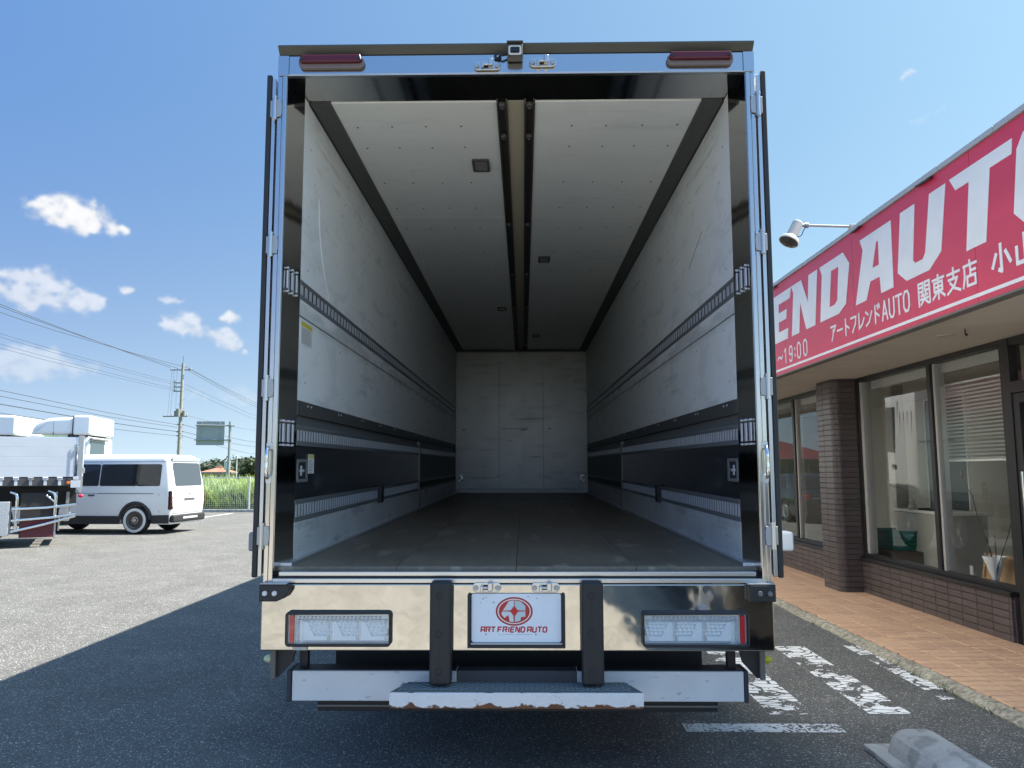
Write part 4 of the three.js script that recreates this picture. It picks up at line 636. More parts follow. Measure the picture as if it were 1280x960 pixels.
    for (const [x, y, w] of [[120, 55, 26], [155, 40, 20], [95, 100, 20], [640, 30, 24], [740, 50, 22], [180, 85, 10], [190, 210, 12], [240, 95, 30]]) { g.fillStyle = 'rgba(70,82,100,0.55)'; g.fillRect(x, y, w * 0.8, w * 0.45); }
    // emblem: ring, four-cornered star and the two letter shapes
    const ex = 488, ey = 205; const ell = (rx, ry, f) => { g.beginPath(); g.ellipse(ex, ey, rx, ry, 0, 0, 2 * PI); g.fillStyle = f; g.fill(); };
    ell(212, 166, '#a32b2e'); ell(190, 146, '#e8e3e0'); ell(178, 135, '#b3242a');
    const poly = (p, f) => { g.beginPath(); p.forEach(([x, y], i) => (i ? g.lineTo(ex + x, ey + y) : g.moveTo(ex + x, ey + y))); g.closePath(); g.fillStyle = f; g.fill(); };
    poly([[-60, -118], [-6, -128], [-6, -60], [-40, -14], [-132, -8]], '#c9d3d6'); poly([[6, -128], [76, -112], [128, -62], [128, -10], [40, -14], [6, -58]], '#b3c6ca');
    poly([[-140, 2], [-44, 4], [-10, 50], [-8, 122], [-52, 116], [-66, 40], [-112, 76], [-146, 34]], '#cdd6d8'); poly([[44, 4], [128, 2], [128, 60], [78, 66], [70, 108], [8, 122], [10, 52]], '#b9cacd');
    g.beginPath(); g.moveTo(ex, ey - 62); g.quadraticCurveTo(ex + 8, ey - 6, ex + 62, ey - 2); g.quadraticCurveTo(ex + 8, ey + 8, ex, ey + 62); g.quadraticCurveTo(ex - 8, ey + 8, ex - 62, ey - 2); g.quadraticCurveTo(ex - 8, ey - 6, ex, ey - 62); g.fillStyle = '#c4161c'; g.fill();
    g.strokeStyle = '#8c8f92'; g.lineWidth = 5; for (const [a, b, d, e] of [[0, -128, 0, -62], [0, 62, 0, 124], [-134, -3, -62, -3], [62, -3, 130, -3]]) { g.beginPath(); g.moveTo(ex + a, ey + b); g.lineTo(ex + d, ey + e); g.stroke(); }
    // block capitals with slanted cuts
    const F = { A: [[[0, 0], [0, 6], [4, 6], [4, 0]], [[0, 2.6], [4, 2.6]]], R: [[[0, 0], [0, 6], [4, 6], [4, 3.2], [2.4, 3.2], [4, 0]]], T: [[[-0.4, 6], [4.2, 6]], [[1.9, 6], [1.9, 0]]], F: [[[0, 0], [0, 6], [4, 6]], [[0, 3], [3.4, 3]]], I: [[[0.6, 0], [0.6, 6]]], E: [[[4, 0], [0, 0], [0, 6], [4, 6]], [[0, 3], [3.5, 3]]], N: [[[0, 0], [0, 6], [0.6, 6], [3.5, 0], [4, 0], [4, 6]]], D: [[[0, 0], [0, 6], [3, 6], [4, 4.8], [4, 1.2], [3, 0], [0, 0]]], U: [[[0, 6], [0, 0.8], [0.8, 0], [3.2, 0], [4, 0.8], [4, 6]]], O: [[[0.8, 0], [0, 0.8], [0, 5.2], [0.8, 6], [3.2, 6], [4, 5.2], [4, 0.8], [3.2, 0], [0.8, 0]]] };
    const line = (txt, x, y, sx, sy, lw, col, slant) => { g.strokeStyle = col; g.lineWidth = lw; g.lineJoin = 'miter'; for (const ch of txt) { if (ch === ' ') { x += sx * 1.6; continue; } for (const p of F[ch]) { g.beginPath(); p.forEach(([a, b], i) => { const X = x + (a + b * slant) * sx, Y = y - b * sy; i ? g.lineTo(X, Y) : g.moveTo(X, Y); }); g.stroke(); } x += sx * (ch === 'I' ? 2.9 : 6.0); } };
    line('ART FRIEND AUTO', 108, 442, 9.8, 9.4, 16, '#b01e2b', 0.1);
    g.fillStyle = 'rgba(110,125,150,0.7)'; for (let x = 310; x < 690; x += 11 + 8 * rp()) g.fillRect(x, 466, 4 + 6 * rp(), 8);
    g.fillStyle = '#23262b'; for (const [x, y] of [[165, 468], [735, 468]]) { g.beginPath(); g.arc(x, y, 8, 0, 7); g.fill(); }
    const map = new THREE.CanvasTexture(c); map.colorSpace = THREE.SRGBColorSpace;
    const pg = new THREE.ExtrudeGeometry(new THREE.Shape(roundRect(-0.217, -0.118, 0.217, 0.112, 0.012).map((p) => new THREE.Vector2(...p))), { depth: 0.0025, bevelEnabled: false });
    const p = pg.attributes.position, uv = []; for (let i = 0; i < p.count; i++) uv.push((p.getX(i) + 0.217) / 0.434, (p.getY(i) + 0.118) / 0.23); pg.setAttribute('uv', new THREE.Float32BufferAttribute(uv, 2));
    const pm = mesh('number_plate', pg, phys(1, 1, 1, { map, roughness: 0.35 }), h, true); pm.position.set(0, 0.803, 0.0215);
    pm.userData.label = 'white trade plate with a red oval emblem and red lettering';
  }
  for (const x of [-0.362, 0.3645]) {
    const g = mesh('buffer_post', extr(roundRect(-0.052, -0.24, 0.052, 0.24, 0.016, 4), 0.075, { bevel: 0.014, seg: 4 }).translate(x, 0.738, 0.052), rubber, T);
    mesh('bolt_hole', [0.915, 0.738, 0.565].map((y) => new THREE.TorusGeometry(0.013, 0.004, 6, 18).translate(x - 0.006, y, 0.0895)), rubber, g); mesh('bolt', [0.915, 0.738, 0.565].map((y) => cyl(0.01, 0.01, 0.006, 'z', x - 0.006, y, 0.088, 12)), darkPaint, g);
    mesh('seam', bb(x - 0.0075, x - 0.0045, 0.515, 0.965, 0.0885, 0.0905), darkPaint, g);
    mesh('post_mount', bb(x - 0.04, x + 0.04, 0.5, 0.64, -0.12, 0.0145), darkPaint, T);
  }
  // underrun bar, beam below it, step
  const barTex = tex(512, 128, (x, y) => { const n = fbm(x / 30, y / 30, 0, 4, 201), d = smooth(0.7, 0.8, fbm(x / 12, y / 5, 0, 4, 203)); const v = 0.97 + 0.12 * (n - 0.5) - 0.25 * d; return [v, v * (1 - 0.05 * d), v * (1 - 0.1 * d)]; }, false, 2, 0.5);
  const barMat = std(0.74, 0.75, 0.74, { map: barTex, roughness: 0.5 });
  mesh('underrun_bar', rbb(-1.12, -0.30, 0.372, 0.518, -0.22, -0.1, 0.006), barMat, T); mesh('underrun_bar', rbb(0.30, 1.123, 0.372, 0.518, -0.22, -0.1, 0.006), barMat, T);
  mesh('underrun_middle', rbb(-0.299, 0.299, 0.372, 0.514, -0.21, -0.125, 0.004), std(0.10, 0.10, 0.105, { roughness: 0.6 }), T);
  for (const s of [-1, 1]) mesh('bar_end', rbb(s * 1.1235, s * 1.146, 0.368, 0.522, -0.24, -0.098, 0.006), std(0.03, 0.034, 0.045), T);
  mesh('cross_plate', bb(-0.99, 1.0, 0.41, 0.66, -0.5, -0.47), darkPaint, T);
  mesh('bar_top', [bb(-1.12, -0.302, 0.5185, 0.5225, -0.218, -0.104), bb(0.302, 1.12, 0.5185, 0.5225, -0.218, -0.104)], std(0.035, 0.037, 0.04), T);
  mesh('rear_beam', [rbb(-1.005, 1.005, 0.306, 0.335, -0.3, -0.16, 0.004), bb(-1.0, 1.0, 0.3355, 0.371, -0.26, -0.14)], darkPaint, T);
  mesh('beam_strip', rbb(-1.0, 1.0, 0.336, 0.346, -0.139, -0.13, 0.002), std(0.16, 0.15, 0.13), T);
  {
    const rust = tex(1024, 128, (x, y) => {   // y = 0 at the lower edge of the step: rust eats up from there
      const n = fbm(x / 22, y / 26, 0, 5, 211), e = fbm(x / 40, 3, 0, 4, 213), fine = hash(x, y, 5) - 0.5, edge = 0.04 + 0.55 * Math.max(0, e - 0.36), h = y / 128, rusty = smooth(edge + 0.06, edge - 0.03, h + 0.35 * (n - 0.5)) , speck = fbm(x / 5, y / 7, 0, 3, 217) > 0.78 ? 0.5 : 0, q = clamp(rusty + speck * (e > 0.5 ? 1 : 0.3)), v = 0.93 + 0.1 * (n - 0.5) + 0.05 * fine;
      return [lerp(0.78 * v, lerp(0.05, 0.30, n), q), lerp(0.78 * v, lerp(0.022, 0.11, n), q), lerp(0.77 * v, lerp(0.012, 0.035, n), q)];
    }, false, 1.2, 0.075);
    const stepMat = std(1, 1, 1, { map: rust, roughness: 0.7 });
    const st = mesh('step', [extr([[-0.59, 0.0], [-0.53, -0.15], [0.53, -0.15], [0.59, 0.0], [0.59, 0.025], [-0.59, 0.025]], 0.07, { bevel: 0.004, seg: 2 }).rotateX(PI / 2).translate(0, 0.035, 0)], stepMat, T);
    st.position.set(0, 0.414, 0.125); 
    const tread = []; for (let i = 0; i < 46; i++) for (let j = 0; j < 6; j++) tread.push(rbox(0.026, 0.004, 0.006, 0.0018, -0.545 + i * 0.0238, 0.074, -0.12 + j * 0.022, 0, ((i + j) % 2 ? 1 : -1) * 0.7, 0, 1));
    stuff(mesh('step_tread', tread, std(0.24, 0.27, 0.28, { metalness: 0.4, roughness: 0.6 }), st));
    mesh('tread_plate', extr([[-0.585, 0.018], [-0.525, -0.145], [0.525, -0.145], [0.585, 0.018]], 0.003).rotateX(PI / 2).translate(0, 0.0718, 0), std(0.17, 0.19, 0.20, { metalness: 0.4, roughness: 0.6 }), st);
    mesh('step_bracket', [bb(-0.39, -0.33, 0.42, 0.5, -0.14, 0.0), bb(0.335, 0.395, 0.42, 0.5, -0.14, 0.0)], darkPaint, T);
  }
  for (const s of [-1, 1]) {
    mesh('mud_bracket', [extr([[1.10, 0.64], [1.20, 0.64], [1.215, 0.49], [1.19, 0.485], [1.12, 0.56]].map(([x, y]) => [s * x, y]), 0.02).translate(0, 0, -0.11), bb(s * 1.06, s * 1.10, 0.5, 0.64, -0.2, -0.16)], std(0.03, 0.03, 0.032), T);
    mesh('bracket_bar', rbb(s * 1.196, s * 1.222, 0.486, 0.64, -0.09, -0.07, 0.003), std(0.14, 0.135, 0.12), T);
    const m = mesh('side_marker', new THREE.SphereGeometry(0.03, 16, 12).scale(1.0, 0.65, 0.8).translate(s * 1.235, 0.577, -0.1), s < 0 ? phys(0.55, 0.6, 0.35, { roughness: 0.2 }) : phys(0.5, 0.46, 0.02, { roughness: 0.2 }), T);
    mesh('marker_base', rbb(s * 1.2, s * 1.222, 0.555, 0.6, -0.125, -0.095, 0.004), rubber, m);
  }
  // chassis, wheels, guards
  mesh('chassis', [bb(-0.5, -0.42, 0.62, 0.9, -11.6, -0.42), bb(0.42, 0.5, 0.62, 0.9, -11.6, -0.42), bb(-1.04, 1.04, 0.58, 0.93, -0.42, -0.34), ...[-1.8, -3.2, -5, -7, -9].map((z) => bb(-0.42, 0.42, 0.66, 0.86, z - 0.04, z + 0.04)), bb(-0.16, 0.16, 0.56, 0.6, -5, -1)], darkPaint, T);
  mesh('exhaust', tube([[-0.15, 0.60, -0.6], [-0.1, 0.58, -0.5], [-0.02, 0.59, -0.46], [0.02, 0.62, -0.44]], 0.02, 16, 10), zinc, T);
  for (const [z, dual] of [[-2.35, 1], [-3.5, 1], [-8.95, 0], [-10.48, 0]]) {
    mesh('axle', rod([-0.95, 0.44, z], [0.95, 0.44, z], 0.07, 12), darkPaint, T);
    for (const s of [-1, 1]) { wheelParts(T, s * 1.1, 0.425, z, 0.425, 0.26, s, { holes: 8 }); if (dual) wheelParts(T, s * 0.8, 0.425, z, 0.425, 0.26, s, { holes: 8 }); }
    if (z > -9.5) for (const s of [-1, 1]) mesh('mudguard', new THREE.TorusGeometry(0.5, 0.02, 6, 24, PI).scale(1, 1, 1).rotateY(PI / 2).translate(s * 1.1, 0.43, z), darkPaint, T);
  }
  for (const s of [-1, 1]) { mesh('side_guard', [rbb(s * 1.19, s * 1.22, 0.42, 0.52, -8.3, -4.2, 0.01), rbb(s * 1.19, s * 1.22, 0.62, 0.72, -8.3, -4.2, 0.01), ...[-8, -6.2, -4.5].map((z) => bb(s * 1.14, s * 1.189, 0.4, 0.92, z - 0.03, z + 0.03))], aluminium, T); mesh('fuel_tank', rbox(0.5, 0.5, 1.5, 0.12, s * 0.85, 0.62, -6.3, 0, 0, 0, 4), s > 0 ? chrome : darkPaint, T); }
  // cab
  {
    const ring = (y, front, w, rr, back = -10.36) => planRing(y, front, back, w, rr, 6).map(([x, yy, z]) => [z, yy, x]);   // plan axes swapped: length along z
    const fl = (list) => { const g = loft(list.map(([y, f, w, rr]) => ring(y, f, w, rr))); g.index.array.reverse(); g.computeVertexNormals(); return g; };
    const body = fl([[0.36, -12.28, 1.2, 0.1], [0.5, -12.34, 1.235, 0.14], [1.1, -12.36, 1.24, 0.16], [1.75, -12.33, 1.235, 0.16], [2.5, -12.2, 1.2, 0.18], [2.86, -12.08, 1.16, 0.2], [2.95, -11.95, 1.08, 0.2]]);
    const arches = [-1, 1].map((s) => cyl(0.56, 0.56, 0.6, 'x', s * 1.1, 0.45, -10.75, 32));
    const cab = mesh('cab', cut(body, arches), whitePaint, T); cab.position.z = 0.27;
    mesh('air_deflector', fl([[2.94, -11.8, 1.06, 0.2], [3.1, -11.6, 1.08, 0.25], [3.35, -11.25, 1.05, 0.3], [3.55, -10.95, 0.98, 0.3], [3.62, -10.75, 0.9, 0.25]]), whitePaint, cab);
    for (const s of [-1, 1]) {
      const sx = (y) => s * (1.2375 - Math.max(0, y - 1.75) * 0.047 + 0.004), patch = (pts) => { const g = extr(pts, 0.006); const p = g.attributes.position; for (let i = 0; i < p.count; i++) { const z = p.getX(i), y = p.getY(i), d = p.getZ(i); p.setXYZ(i, sx(y) + d * s * 0.5, y, z); } if (s > 0) { for (let i = 0; i < p.count; i += 3) { const a = [p.getX(i), p.getY(i), p.getZ(i)]; p.setXYZ(i, p.getX(i + 1), p.getY(i + 1), p.getZ(i + 1)); p.setXYZ(i + 1, ...a); } } g.computeVertexNormals(); return g; };
      const d = mesh('door', patch([[-11.95, 0.95], [-11.0, 0.95], [-11.0, 2.72], [-11.75, 2.72], [-11.95, 1.9]]), whitePaint, cab);
      mesh('door_seam', [patch([[-10.99, 0.93], [-10.982, 0.93], [-10.982, 2.74], [-10.99, 2.74]]), patch([[-11.96, 0.94], [-10.98, 0.94], [-10.98, 0.948], [-11.96, 0.948]])], trimGrey, d);
      mesh('side_window', patch([[-11.88, 1.82], [-11.08, 1.75], [-11.08, 2.6], [-11.68, 2.62]]).translate(s * 0.006, 0, 0), darkGlass, d);
      mesh('door_handle', rbb(s * 1.245, s * 1.262, 1.45, 1.52, -11.18, -11.03, 0.01), darkPaint, d);
      mesh('rear_quarter_grooves', [0, 1, 2, 3].map((k) => rbb(s * 1.18, s * 1.222, 1.7, 2.5, -10.92 + k * 0.13, -10.88 + k * 0.13, 0.01)), whitePaint, cab);
      mesh('body_crease', patch([[-12.0, 1.2], [-10.45, 0.98], [-10.45, 1.01], [-12.0, 1.25]]), trimGrey, cab);
      const mr = mesh('mirror', [rbox(0.1, 0.42, 0.2, 0.04, s * 1.47, 2.15, -12.35, 0, 0, 0, 3)], whitePaint, cab); mesh('mirror_arm', [rod([s * 1.19, 2.62, -12.15], [s * 1.46, 2.55, -12.35], 0.018), rod([s * 1.46, 2.58, -12.35], [s * 1.46, 1.8, -12.35], 0.018), rod([s * 1.23, 1.8, -12.25], [s * 1.46, 1.82, -12.35], 0.018)], whitePaint, mr);
      mesh('headlight', rbox(0.3, 0.16, 0.06, 0.02, s * 0.95, 0.72, -12.33, 0, s * -0.1, 0, 2), phys(0.6, 0.62, 0.65, { roughness: 0.1 }), cab);
    }
    mesh('windscreen', extr([[-1.06, 1.72], [1.06, 1.72], [0.98, 2.72], [-0.98, 2.72]], 0.01).rotateX(0.17).translate(0, -0.02 + 0.02, -12.33 - 0.29), darkGlass, cab).position.set(0, 0.0, -0.03);
    mesh('bumper', rbb(-1.2, 1.2, 0.34, 0.62, -12.42, -12.2, 0.05, 3), whitePaint, cab); mesh('grille', [0.85, 0.98, 1.11].map((y) => rbb(-0.7, 0.7, y, y + 0.06, -12.39, -12.34, 0.01)), darkPaint, cab);
  }
}
// ---------------------------------------------------------------- vehicles across the yard
// a van-like body: lengths along x (rear at x = 0, nose towards -x), built from stacked plan outlines
{
  const van = thing('van', 'white panel van with tinted windows and whitewall tyres parked side-on', 'van', [-8.55, 0, -16.12], -0.09);
  const wAt = (y) => y < 1.0 ? lerp(0.80, 0.847, smooth(0.2, 0.85, y)) : 0.847 - 0.085 * smooth(0.95, 1.95, y), xr = (y) => -0.05 - 0.14 * smooth(0.95, 1.9, y) + 0.03 * smooth(0.3, 0.6, y), xf = (y) => -4.66 + 0.05 * smooth(1, 0.4, y) + 0.75 * smooth(0.95, 1.75, y);
  const rows = [0.24, 0.3, 0.45, 0.7, 0.95, 1.05, 1.3, 1.6, 1.78];
  const rings = rows.map((y) => planRing(y, xf(y), xr(y), wAt(y), 0.13, 6));
  for (const [y, k] of [[1.86, 0.018], [1.92, 0.06], [1.955, 0.13], [1.972, 0.25], [1.98, 0.5]]) rings.push(planRing(y, xf(y) + k * 1.6, xr(y) - k, wAt(1.86) - k, 0.16, 6));
  const AX = [-0.96, -3.53], arch = AX.flatMap((x) => [-1, 1].map((s) => cyl(0.40, 0.40, 0.42, 'z', x, 0.33, s * 0.8, 36)));
  mesh('body', cut(loft(rings), arch), whitePaint, van);
  const patchSide = (name, pts, m, parent, s, off = 0.004, th = 0.006) => { const g = extr(pts, th, { bevel: 0 }), p = g.attributes.position; for (let i = 0; i < p.count; i++) p.setZ(i, s * (wAt(p.getY(i)) + off) + p.getZ(i)); g.computeVertexNormals(); return mesh(name, g, m, parent); };
  const seam = std(0.10, 0.10, 0.105);
  for (const s of [-1, 1]) {
    for (const [a, b] of [[-1.94, -0.345], [-3.18, -1.965]]) patchSide('side_window', roundRect(a, 1.18, b, 1.72, 0.05), darkGlass, van, s, 0.004);
    patchSide('front_window', [[-4.0, 1.2], [-3.22, 1.18], [-3.22, 1.7], [-3.72, 1.7]], darkGlass, van, s);
    patchSide('slide_rail', [[-1.97, 0.985], [-0.5, 0.985], [-0.5, 1.0], [-1.97, 1.0]], seam, van, s, 0.002);
    patchSide('door_seam', [[-1.962, 0.5], [-1.952, 0.5], [-1.952, 1.76], [-1.962, 1.76]], seam, van, s, 0.0005); patchSide('door_seam', [[-3.2, 0.5], [-3.19, 0.5], [-3.19, 1.76], [-3.2, 1.76]], seam, van, s, 0.0005);
    patchSide('press_line', [[-4.2, 0.99], [-1.97, 0.985], [-1.97, 0.991], [-4.2, 0.996]], seam, van, s, 0.0005);
    patchSide('sill', [[-3.1, 0.24], [-1.37, 0.24], [-1.37, 0.44], [-3.1, 0.44]], darkPaint, van, s, 0.012, 0.03);
    patchSide('bumper_side', [[-0.55, 0.26], [-0.09, 0.26], [-0.09, 0.47], [-0.55, 0.46]], darkPaint, van, s, 0.008, 0.03);
    for (const x of AX) mesh('arch_trim', new THREE.TorusGeometry(0.395, 0.045, 8, 30, PI).scale(1, 1.02, 1).translate(x, 0.36, s * 0.832), darkPaint, van);
    for (const x of AX) { const h = new THREE.Group(); const w = wheelParts(van, x, 0.335, s * 0.745, 0.335, 0.215, 1, { white: true, rim: std(0.10, 0.095, 0.09, { metalness: 0.7, roughness: 0.4 }), holes: 12, dish: 0.03 }); w.rotation.set(s > 0 ? PI / 2 : -PI / 2, 0, 0); }
    // tail lamp wraps the corner
    const tl = mesh('tail_lamp', rbox(0.10, 0.47, 0.15, 0.035, -0.085, 0.83, s * 0.765, 0, 0, 0.03, 3), phys(0.03, 0.008, 0.009, { roughness: 0.12 }), van);
    mesh('lamp_lens', [0.68, 0.79, 0.9].map((y) => rbox(0.09, 0.075, 0.13, 0.02, -0.077, y, s * 0.768, 0, 0, 0.03, 2)), phys(0.12, 0.012, 0.014, { roughness: 0.12 }), tl);
  }
  const patchRear = (name, pts, m, off = 0.004, th = 0.006, parent = van) => { const g = extr(pts, th), p = g.attributes.position; for (let i = 0; i < p.count; i++) { const z = p.getX(i), y = p.getY(i), d = p.getZ(i); p.setXYZ(i, xr(y) + off + d, y, -z); } g.computeVertexNormals(); return mesh(name, g, m, parent); };
  patchRear('rear_window', roundRect(-0.66, 1.18, 0.66, 1.76, 0.07), phys(0.06, 0.07, 0.08, { roughness: 0.05 }));
  patchRear('rear_spoiler', roundRect(-0.68, 1.80, 0.68, 1.9, 0.04), std(0.32, 0.33, 0.34, { roughness: 0.4 }), 0.006, 0.03);
  patchRear('plate_garnish', roundRect(-0.25, 0.82, 0.25, 0.87, 0.015), trimGreyOf(), 0.008, 0.02);
  patchRear('number_plate', roundRect(-0.165, 0.62, 0.165, 0.785, 0.01), std(0.7, 0.71, 0.7), 0.008, 0.008);
  patchRear('badge', [[-0.05, 0.98], [0.0, 0.955], [0.05, 0.98], [0.0, 1.025]], chrome, 0.008, 0.008);
  mesh('rear_bumper', [rbb(-0.13, 0.03, 0.28, 0.47, -0.78, 0.78, 0.05, 3)], darkPaint, van); mesh('bumper_step', rbb(0.0315, 0.035, 0.36, 0.41, -0.35, 0.35, 0.001), std(0.55, 0.56, 0.57), van);
  for (const s of [-1, 1]) { patchSide('door_handle', roundRect(-2.22, 0.93, -2.05, 0.965, 0.012), trimGreyOf(), van, s, 0.006, 0.02); patchSide('door_seam', [[-0.36, 0.52], [-0.352, 0.52], [-0.352, 1.0], [-0.36, 1.0]], seam, van, s, 0.0005); patchSide('gutter', [[-3.9, 1.775], [-0.25, 1.775], [-0.25, 1.786], [-3.9, 1.786]], seam, van, s, 0.001); mesh('door_mirror', rbox(0.1, 0.24, 0.16, 0.04, -3.95, 1.22, s * 0.98, 0, 0, 0, 3), whitePaint, van); }
  patchSide('fuel_flap', roundRect(-0.72, 0.62, -0.56, 0.78, 0.02), whitePaint, van, 1, 0.002, 0.004);
  patchRear('door_gap', [[-0.73, 0.5], [0.73, 0.5], [0.73, 0.508], [-0.73, 0.508]], seam, 0.0005); for (const q of [-0.72, 0.712]) patchRear('door_gap', [[q, 0.51], [q + 0.008, 0.51], [q + 0.008, 1.78], [q, 1.78]], seam, 0.0005);
  mesh('wiper', [rod([-0.11, 1.2, -0.05], [-0.14, 1.28, 0.36], 0.009, 5), cyl(0.025, 0.025, 0.03, 'x', -0.1, 1.2, -0.05, 10)], darkPaint, van);
  mesh('underbody', [bb(-4.4, -0.15, 0.24, 0.3, -0.6, 0.6), rod([-0.96, 0.32, -0.6], [-0.96, 0.32, 0.6], 0.06), rod([-0.2, 0.26, 0.3], [-1.2, 0.28, 0.3], 0.03)], darkPaint, van);
}
function trimGreyOf() { return std(0.09, 0.09, 0.095, { roughness: 0.4 }); }
// flatbed truck with aluminium drop sides; only its tail shows
{
  const t = thing('flatbed_truck', 'flatbed truck with silver drop sides and tube guards standing in front of the white van', 'truck', [-9.79, 0, -13.34], 0.51);
  const alu = std(0.62, 0.65, 0.69, { metalness: 0.35, roughness: 0.42, map: tex(512, 256, (x, y) => { const v = 0.96 + 0.1 * (fbm(x / 60, y / 16, 0, 4, 301) - 0.5); return [v, v, v]; }, false, 2.2) });
  const L = -7.5, Z = 1.2, r = rng(31);
  mesh('bed', [rbb(L, -0.02, 1.28, 1.42, -Z + 0.05, Z - 0.05, 0.01), bb(L, -0.1, 1.1, 1.279, -0.45, -0.35), bb(L, -0.1, 1.1, 1.279, 0.35, 0.45), bb(L, -0.1, 0.8, 1.1, -0.42, -0.36), bb(L, -0.1, 0.8, 1.1, 0.36, 0.42)], darkPaint, t);
  mesh('side_beam', rbb(L, -0.03, 1.24, 1.405, Z - 0.05, Z - 0.005, 0.006), std(0.06, 0.06, 0.062, { roughness: 0.5 }), t);
  for (const s of [-1, 1]) for (let k = 0; k < 3; k++) mesh('drop_side', Array.from({ length: 4 }, (_, i) => rbb(L + k * 2.48, L + k * 2.48 + 2.46 + (k === 2 ? -0.08 : 0), 1.425 + i * 0.203, 1.425 + i * 0.203 + 0.2015, s * (Z - 0.03), s * Z, 0.004)), alu, t);
  mesh('tail_gate', Array.from({ length: 4 }, (_, i) => rbb(-0.035, -0.002, 1.425 + i * 0.203, 1.425 + i * 0.203 + 0.2015, -Z + 0.04, Z - 0.09, 0.004)), alu, t);
  for (const s of [-1, 1]) { const p = mesh('corner_post', [rbb(-0.1, 0.0, 1.1, 2.28, s * (Z - 0.075), s * (Z + 0.012), 0.008)], zinc, t); mesh('latch', [rbb(-0.13, -0.09, 1.95, 2.05, s * (Z + 0.013), s * (Z + 0.04), 0.006), rod([-0.16, 1.5, s * (Z + 0.03)], [-0.16, 2.1, s * (Z + 0.03)], 0.01), rbb(0.001, 0.03, 1.5, 1.62, s * (Z - 0.06), s * Z, 0.006)], zinc, p); }
  for (let k = 0; k < 10; k++) { const x = -0.4 - k * 0.255; mesh('hinge', [rbb(x - 0.05, x + 0.05, 1.36, 1.40, Z - 0.004, Z + 0.02, 0.006), rbb(x - 0.028, x + 0.028, 1.25, 1.36, Z - 0.004, Z + 0.012, 0.005), cyl(0.016, 0.016, 0.1, 'x', x, 1.405, Z + 0.012, 8)], k === 2 ? zinc : alu, t); }
  mesh('hinge', [rbb(-0.2, -0.02, 1.2, 1.35, Z, Z + 0.014, 0.006), rbb(-0.16, -0.06, 1.36, 1.43, Z, Z + 0.016, 0.006)], alu, t);
  mesh('amber_lamp', rbox(0.07, 0.05, 0.03, 0.01, -0.24, 1.30, Z + 0.01), phys(0.6, 0.16, 0.01, { roughness: 0.2 }), t);
  mesh('red_marker', new THREE.SphereGeometry(0.045, 14, 10).scale(1.2, 0.8, 0.8).translate(0.0, 1.03, Z + 0.02), phys(0.55, 0.01, 0.06, { roughness: 0.2 }), t); mesh('marker_stalk', tube([[-0.25, 1.24, Z - 0.05], [-0.12, 1.2, Z], [-0.03, 1.07, Z + 0.01]], 0.01, 12, 6), rubber, t);
  const fl = (pts, rr = 0.028) => tube(pts, rr, 30, 8, 0.05);
  mesh('tube_guard', [fl([[-1.2, 0.78, Z], [-0.6, 0.8, Z], [-0.08, 0.86, Z - 0.04]]), fl([[-1.2, 0.55, Z], [-0.5, 0.6, Z], [-0.08, 0.66, Z - 0.04]]), fl([[-1.2, 0.33, Z], [-0.64, 0.46, Z], [-0.08, 0.62, Z - 0.05]]), fl([[-1.12, 0.33, Z - 0.03], [-1.12, 1.0, Z - 0.03], [-1.14, 1.08, Z - 0.05], [-1.24, 1.12, Z - 0.1]], 0.032), fl([[-0.45, 0.6, Z - 0.03], [-0.45, 1.02, Z - 0.03], [-0.49, 1.1, Z - 0.05], [-0.58, 1.14, Z - 0.1]], 0.032), fl([[-0.45, 0.9, Z - 0.03], [-0.62, 1.05, Z - 0.06]], 0.022)], chrome, t);
  mesh('tool_box', rbb(-3.0, -1.24, 0.25, 0.93, Z - 0.5, Z + 0.01, 0.012), std(0.5, 0.52, 0.54, { metalness: 0.6, roughness: 0.4 }), t);
  const plate = []; for (let i = 0; i < 36; i++) for (let j = 0; j < 14; j++) plate.push(box(0.022, 0.006, 0.004, -2.92 + i * 0.046 + (j % 2) * 0.012, 0.3 + j * 0.044, Z + 0.011, 0, 0, (i + j) % 2 ? 0.7 : -0.7));
  stuff(mesh('checker_ribs', plate, chrome, t));
  for (const s of [-1, 1]) { mesh('mud_flap', bb(-1.06, -0.455, 0.2, 1.1, s * (Z - 0.09), s * (Z - 0.075)), std(0.02, 0.018, 0.018), t); mesh('flap_lower', bb(-1.04, -0.456, 0.2, 0.55, s * (Z - 0.0745), s * (Z - 0.066)), std(0.12, 0.02, 0.028), t); mesh('flap_edge', rbb(-0.455, -0.42, 0.18, 1.12, s * (Z - 0.1), s * (Z - 0.06), 0.006), zinc, t); }
  mesh('tail_bar', [rbb(-0.3, -0.2, 0.5, 0.62, -0.9, 0.9, 0.01), bb(-0.28, -0.22, 0.62, 1.1, -0.5, -0.44), bb(-0.28, -0.22, 0.62, 1.1, 0.44, 0.5)], zinc, t);
  for (const x of [-1.8, -3.0]) for (const s of [-1, 1]) { const w = wheelParts(t, x, 0.47, s * 0.9, 0.47, 0.26, 1, { holes: 8 }); w.rotation.set(s > 0 ? PI / 2 : -PI / 2, 0, 0); }
}
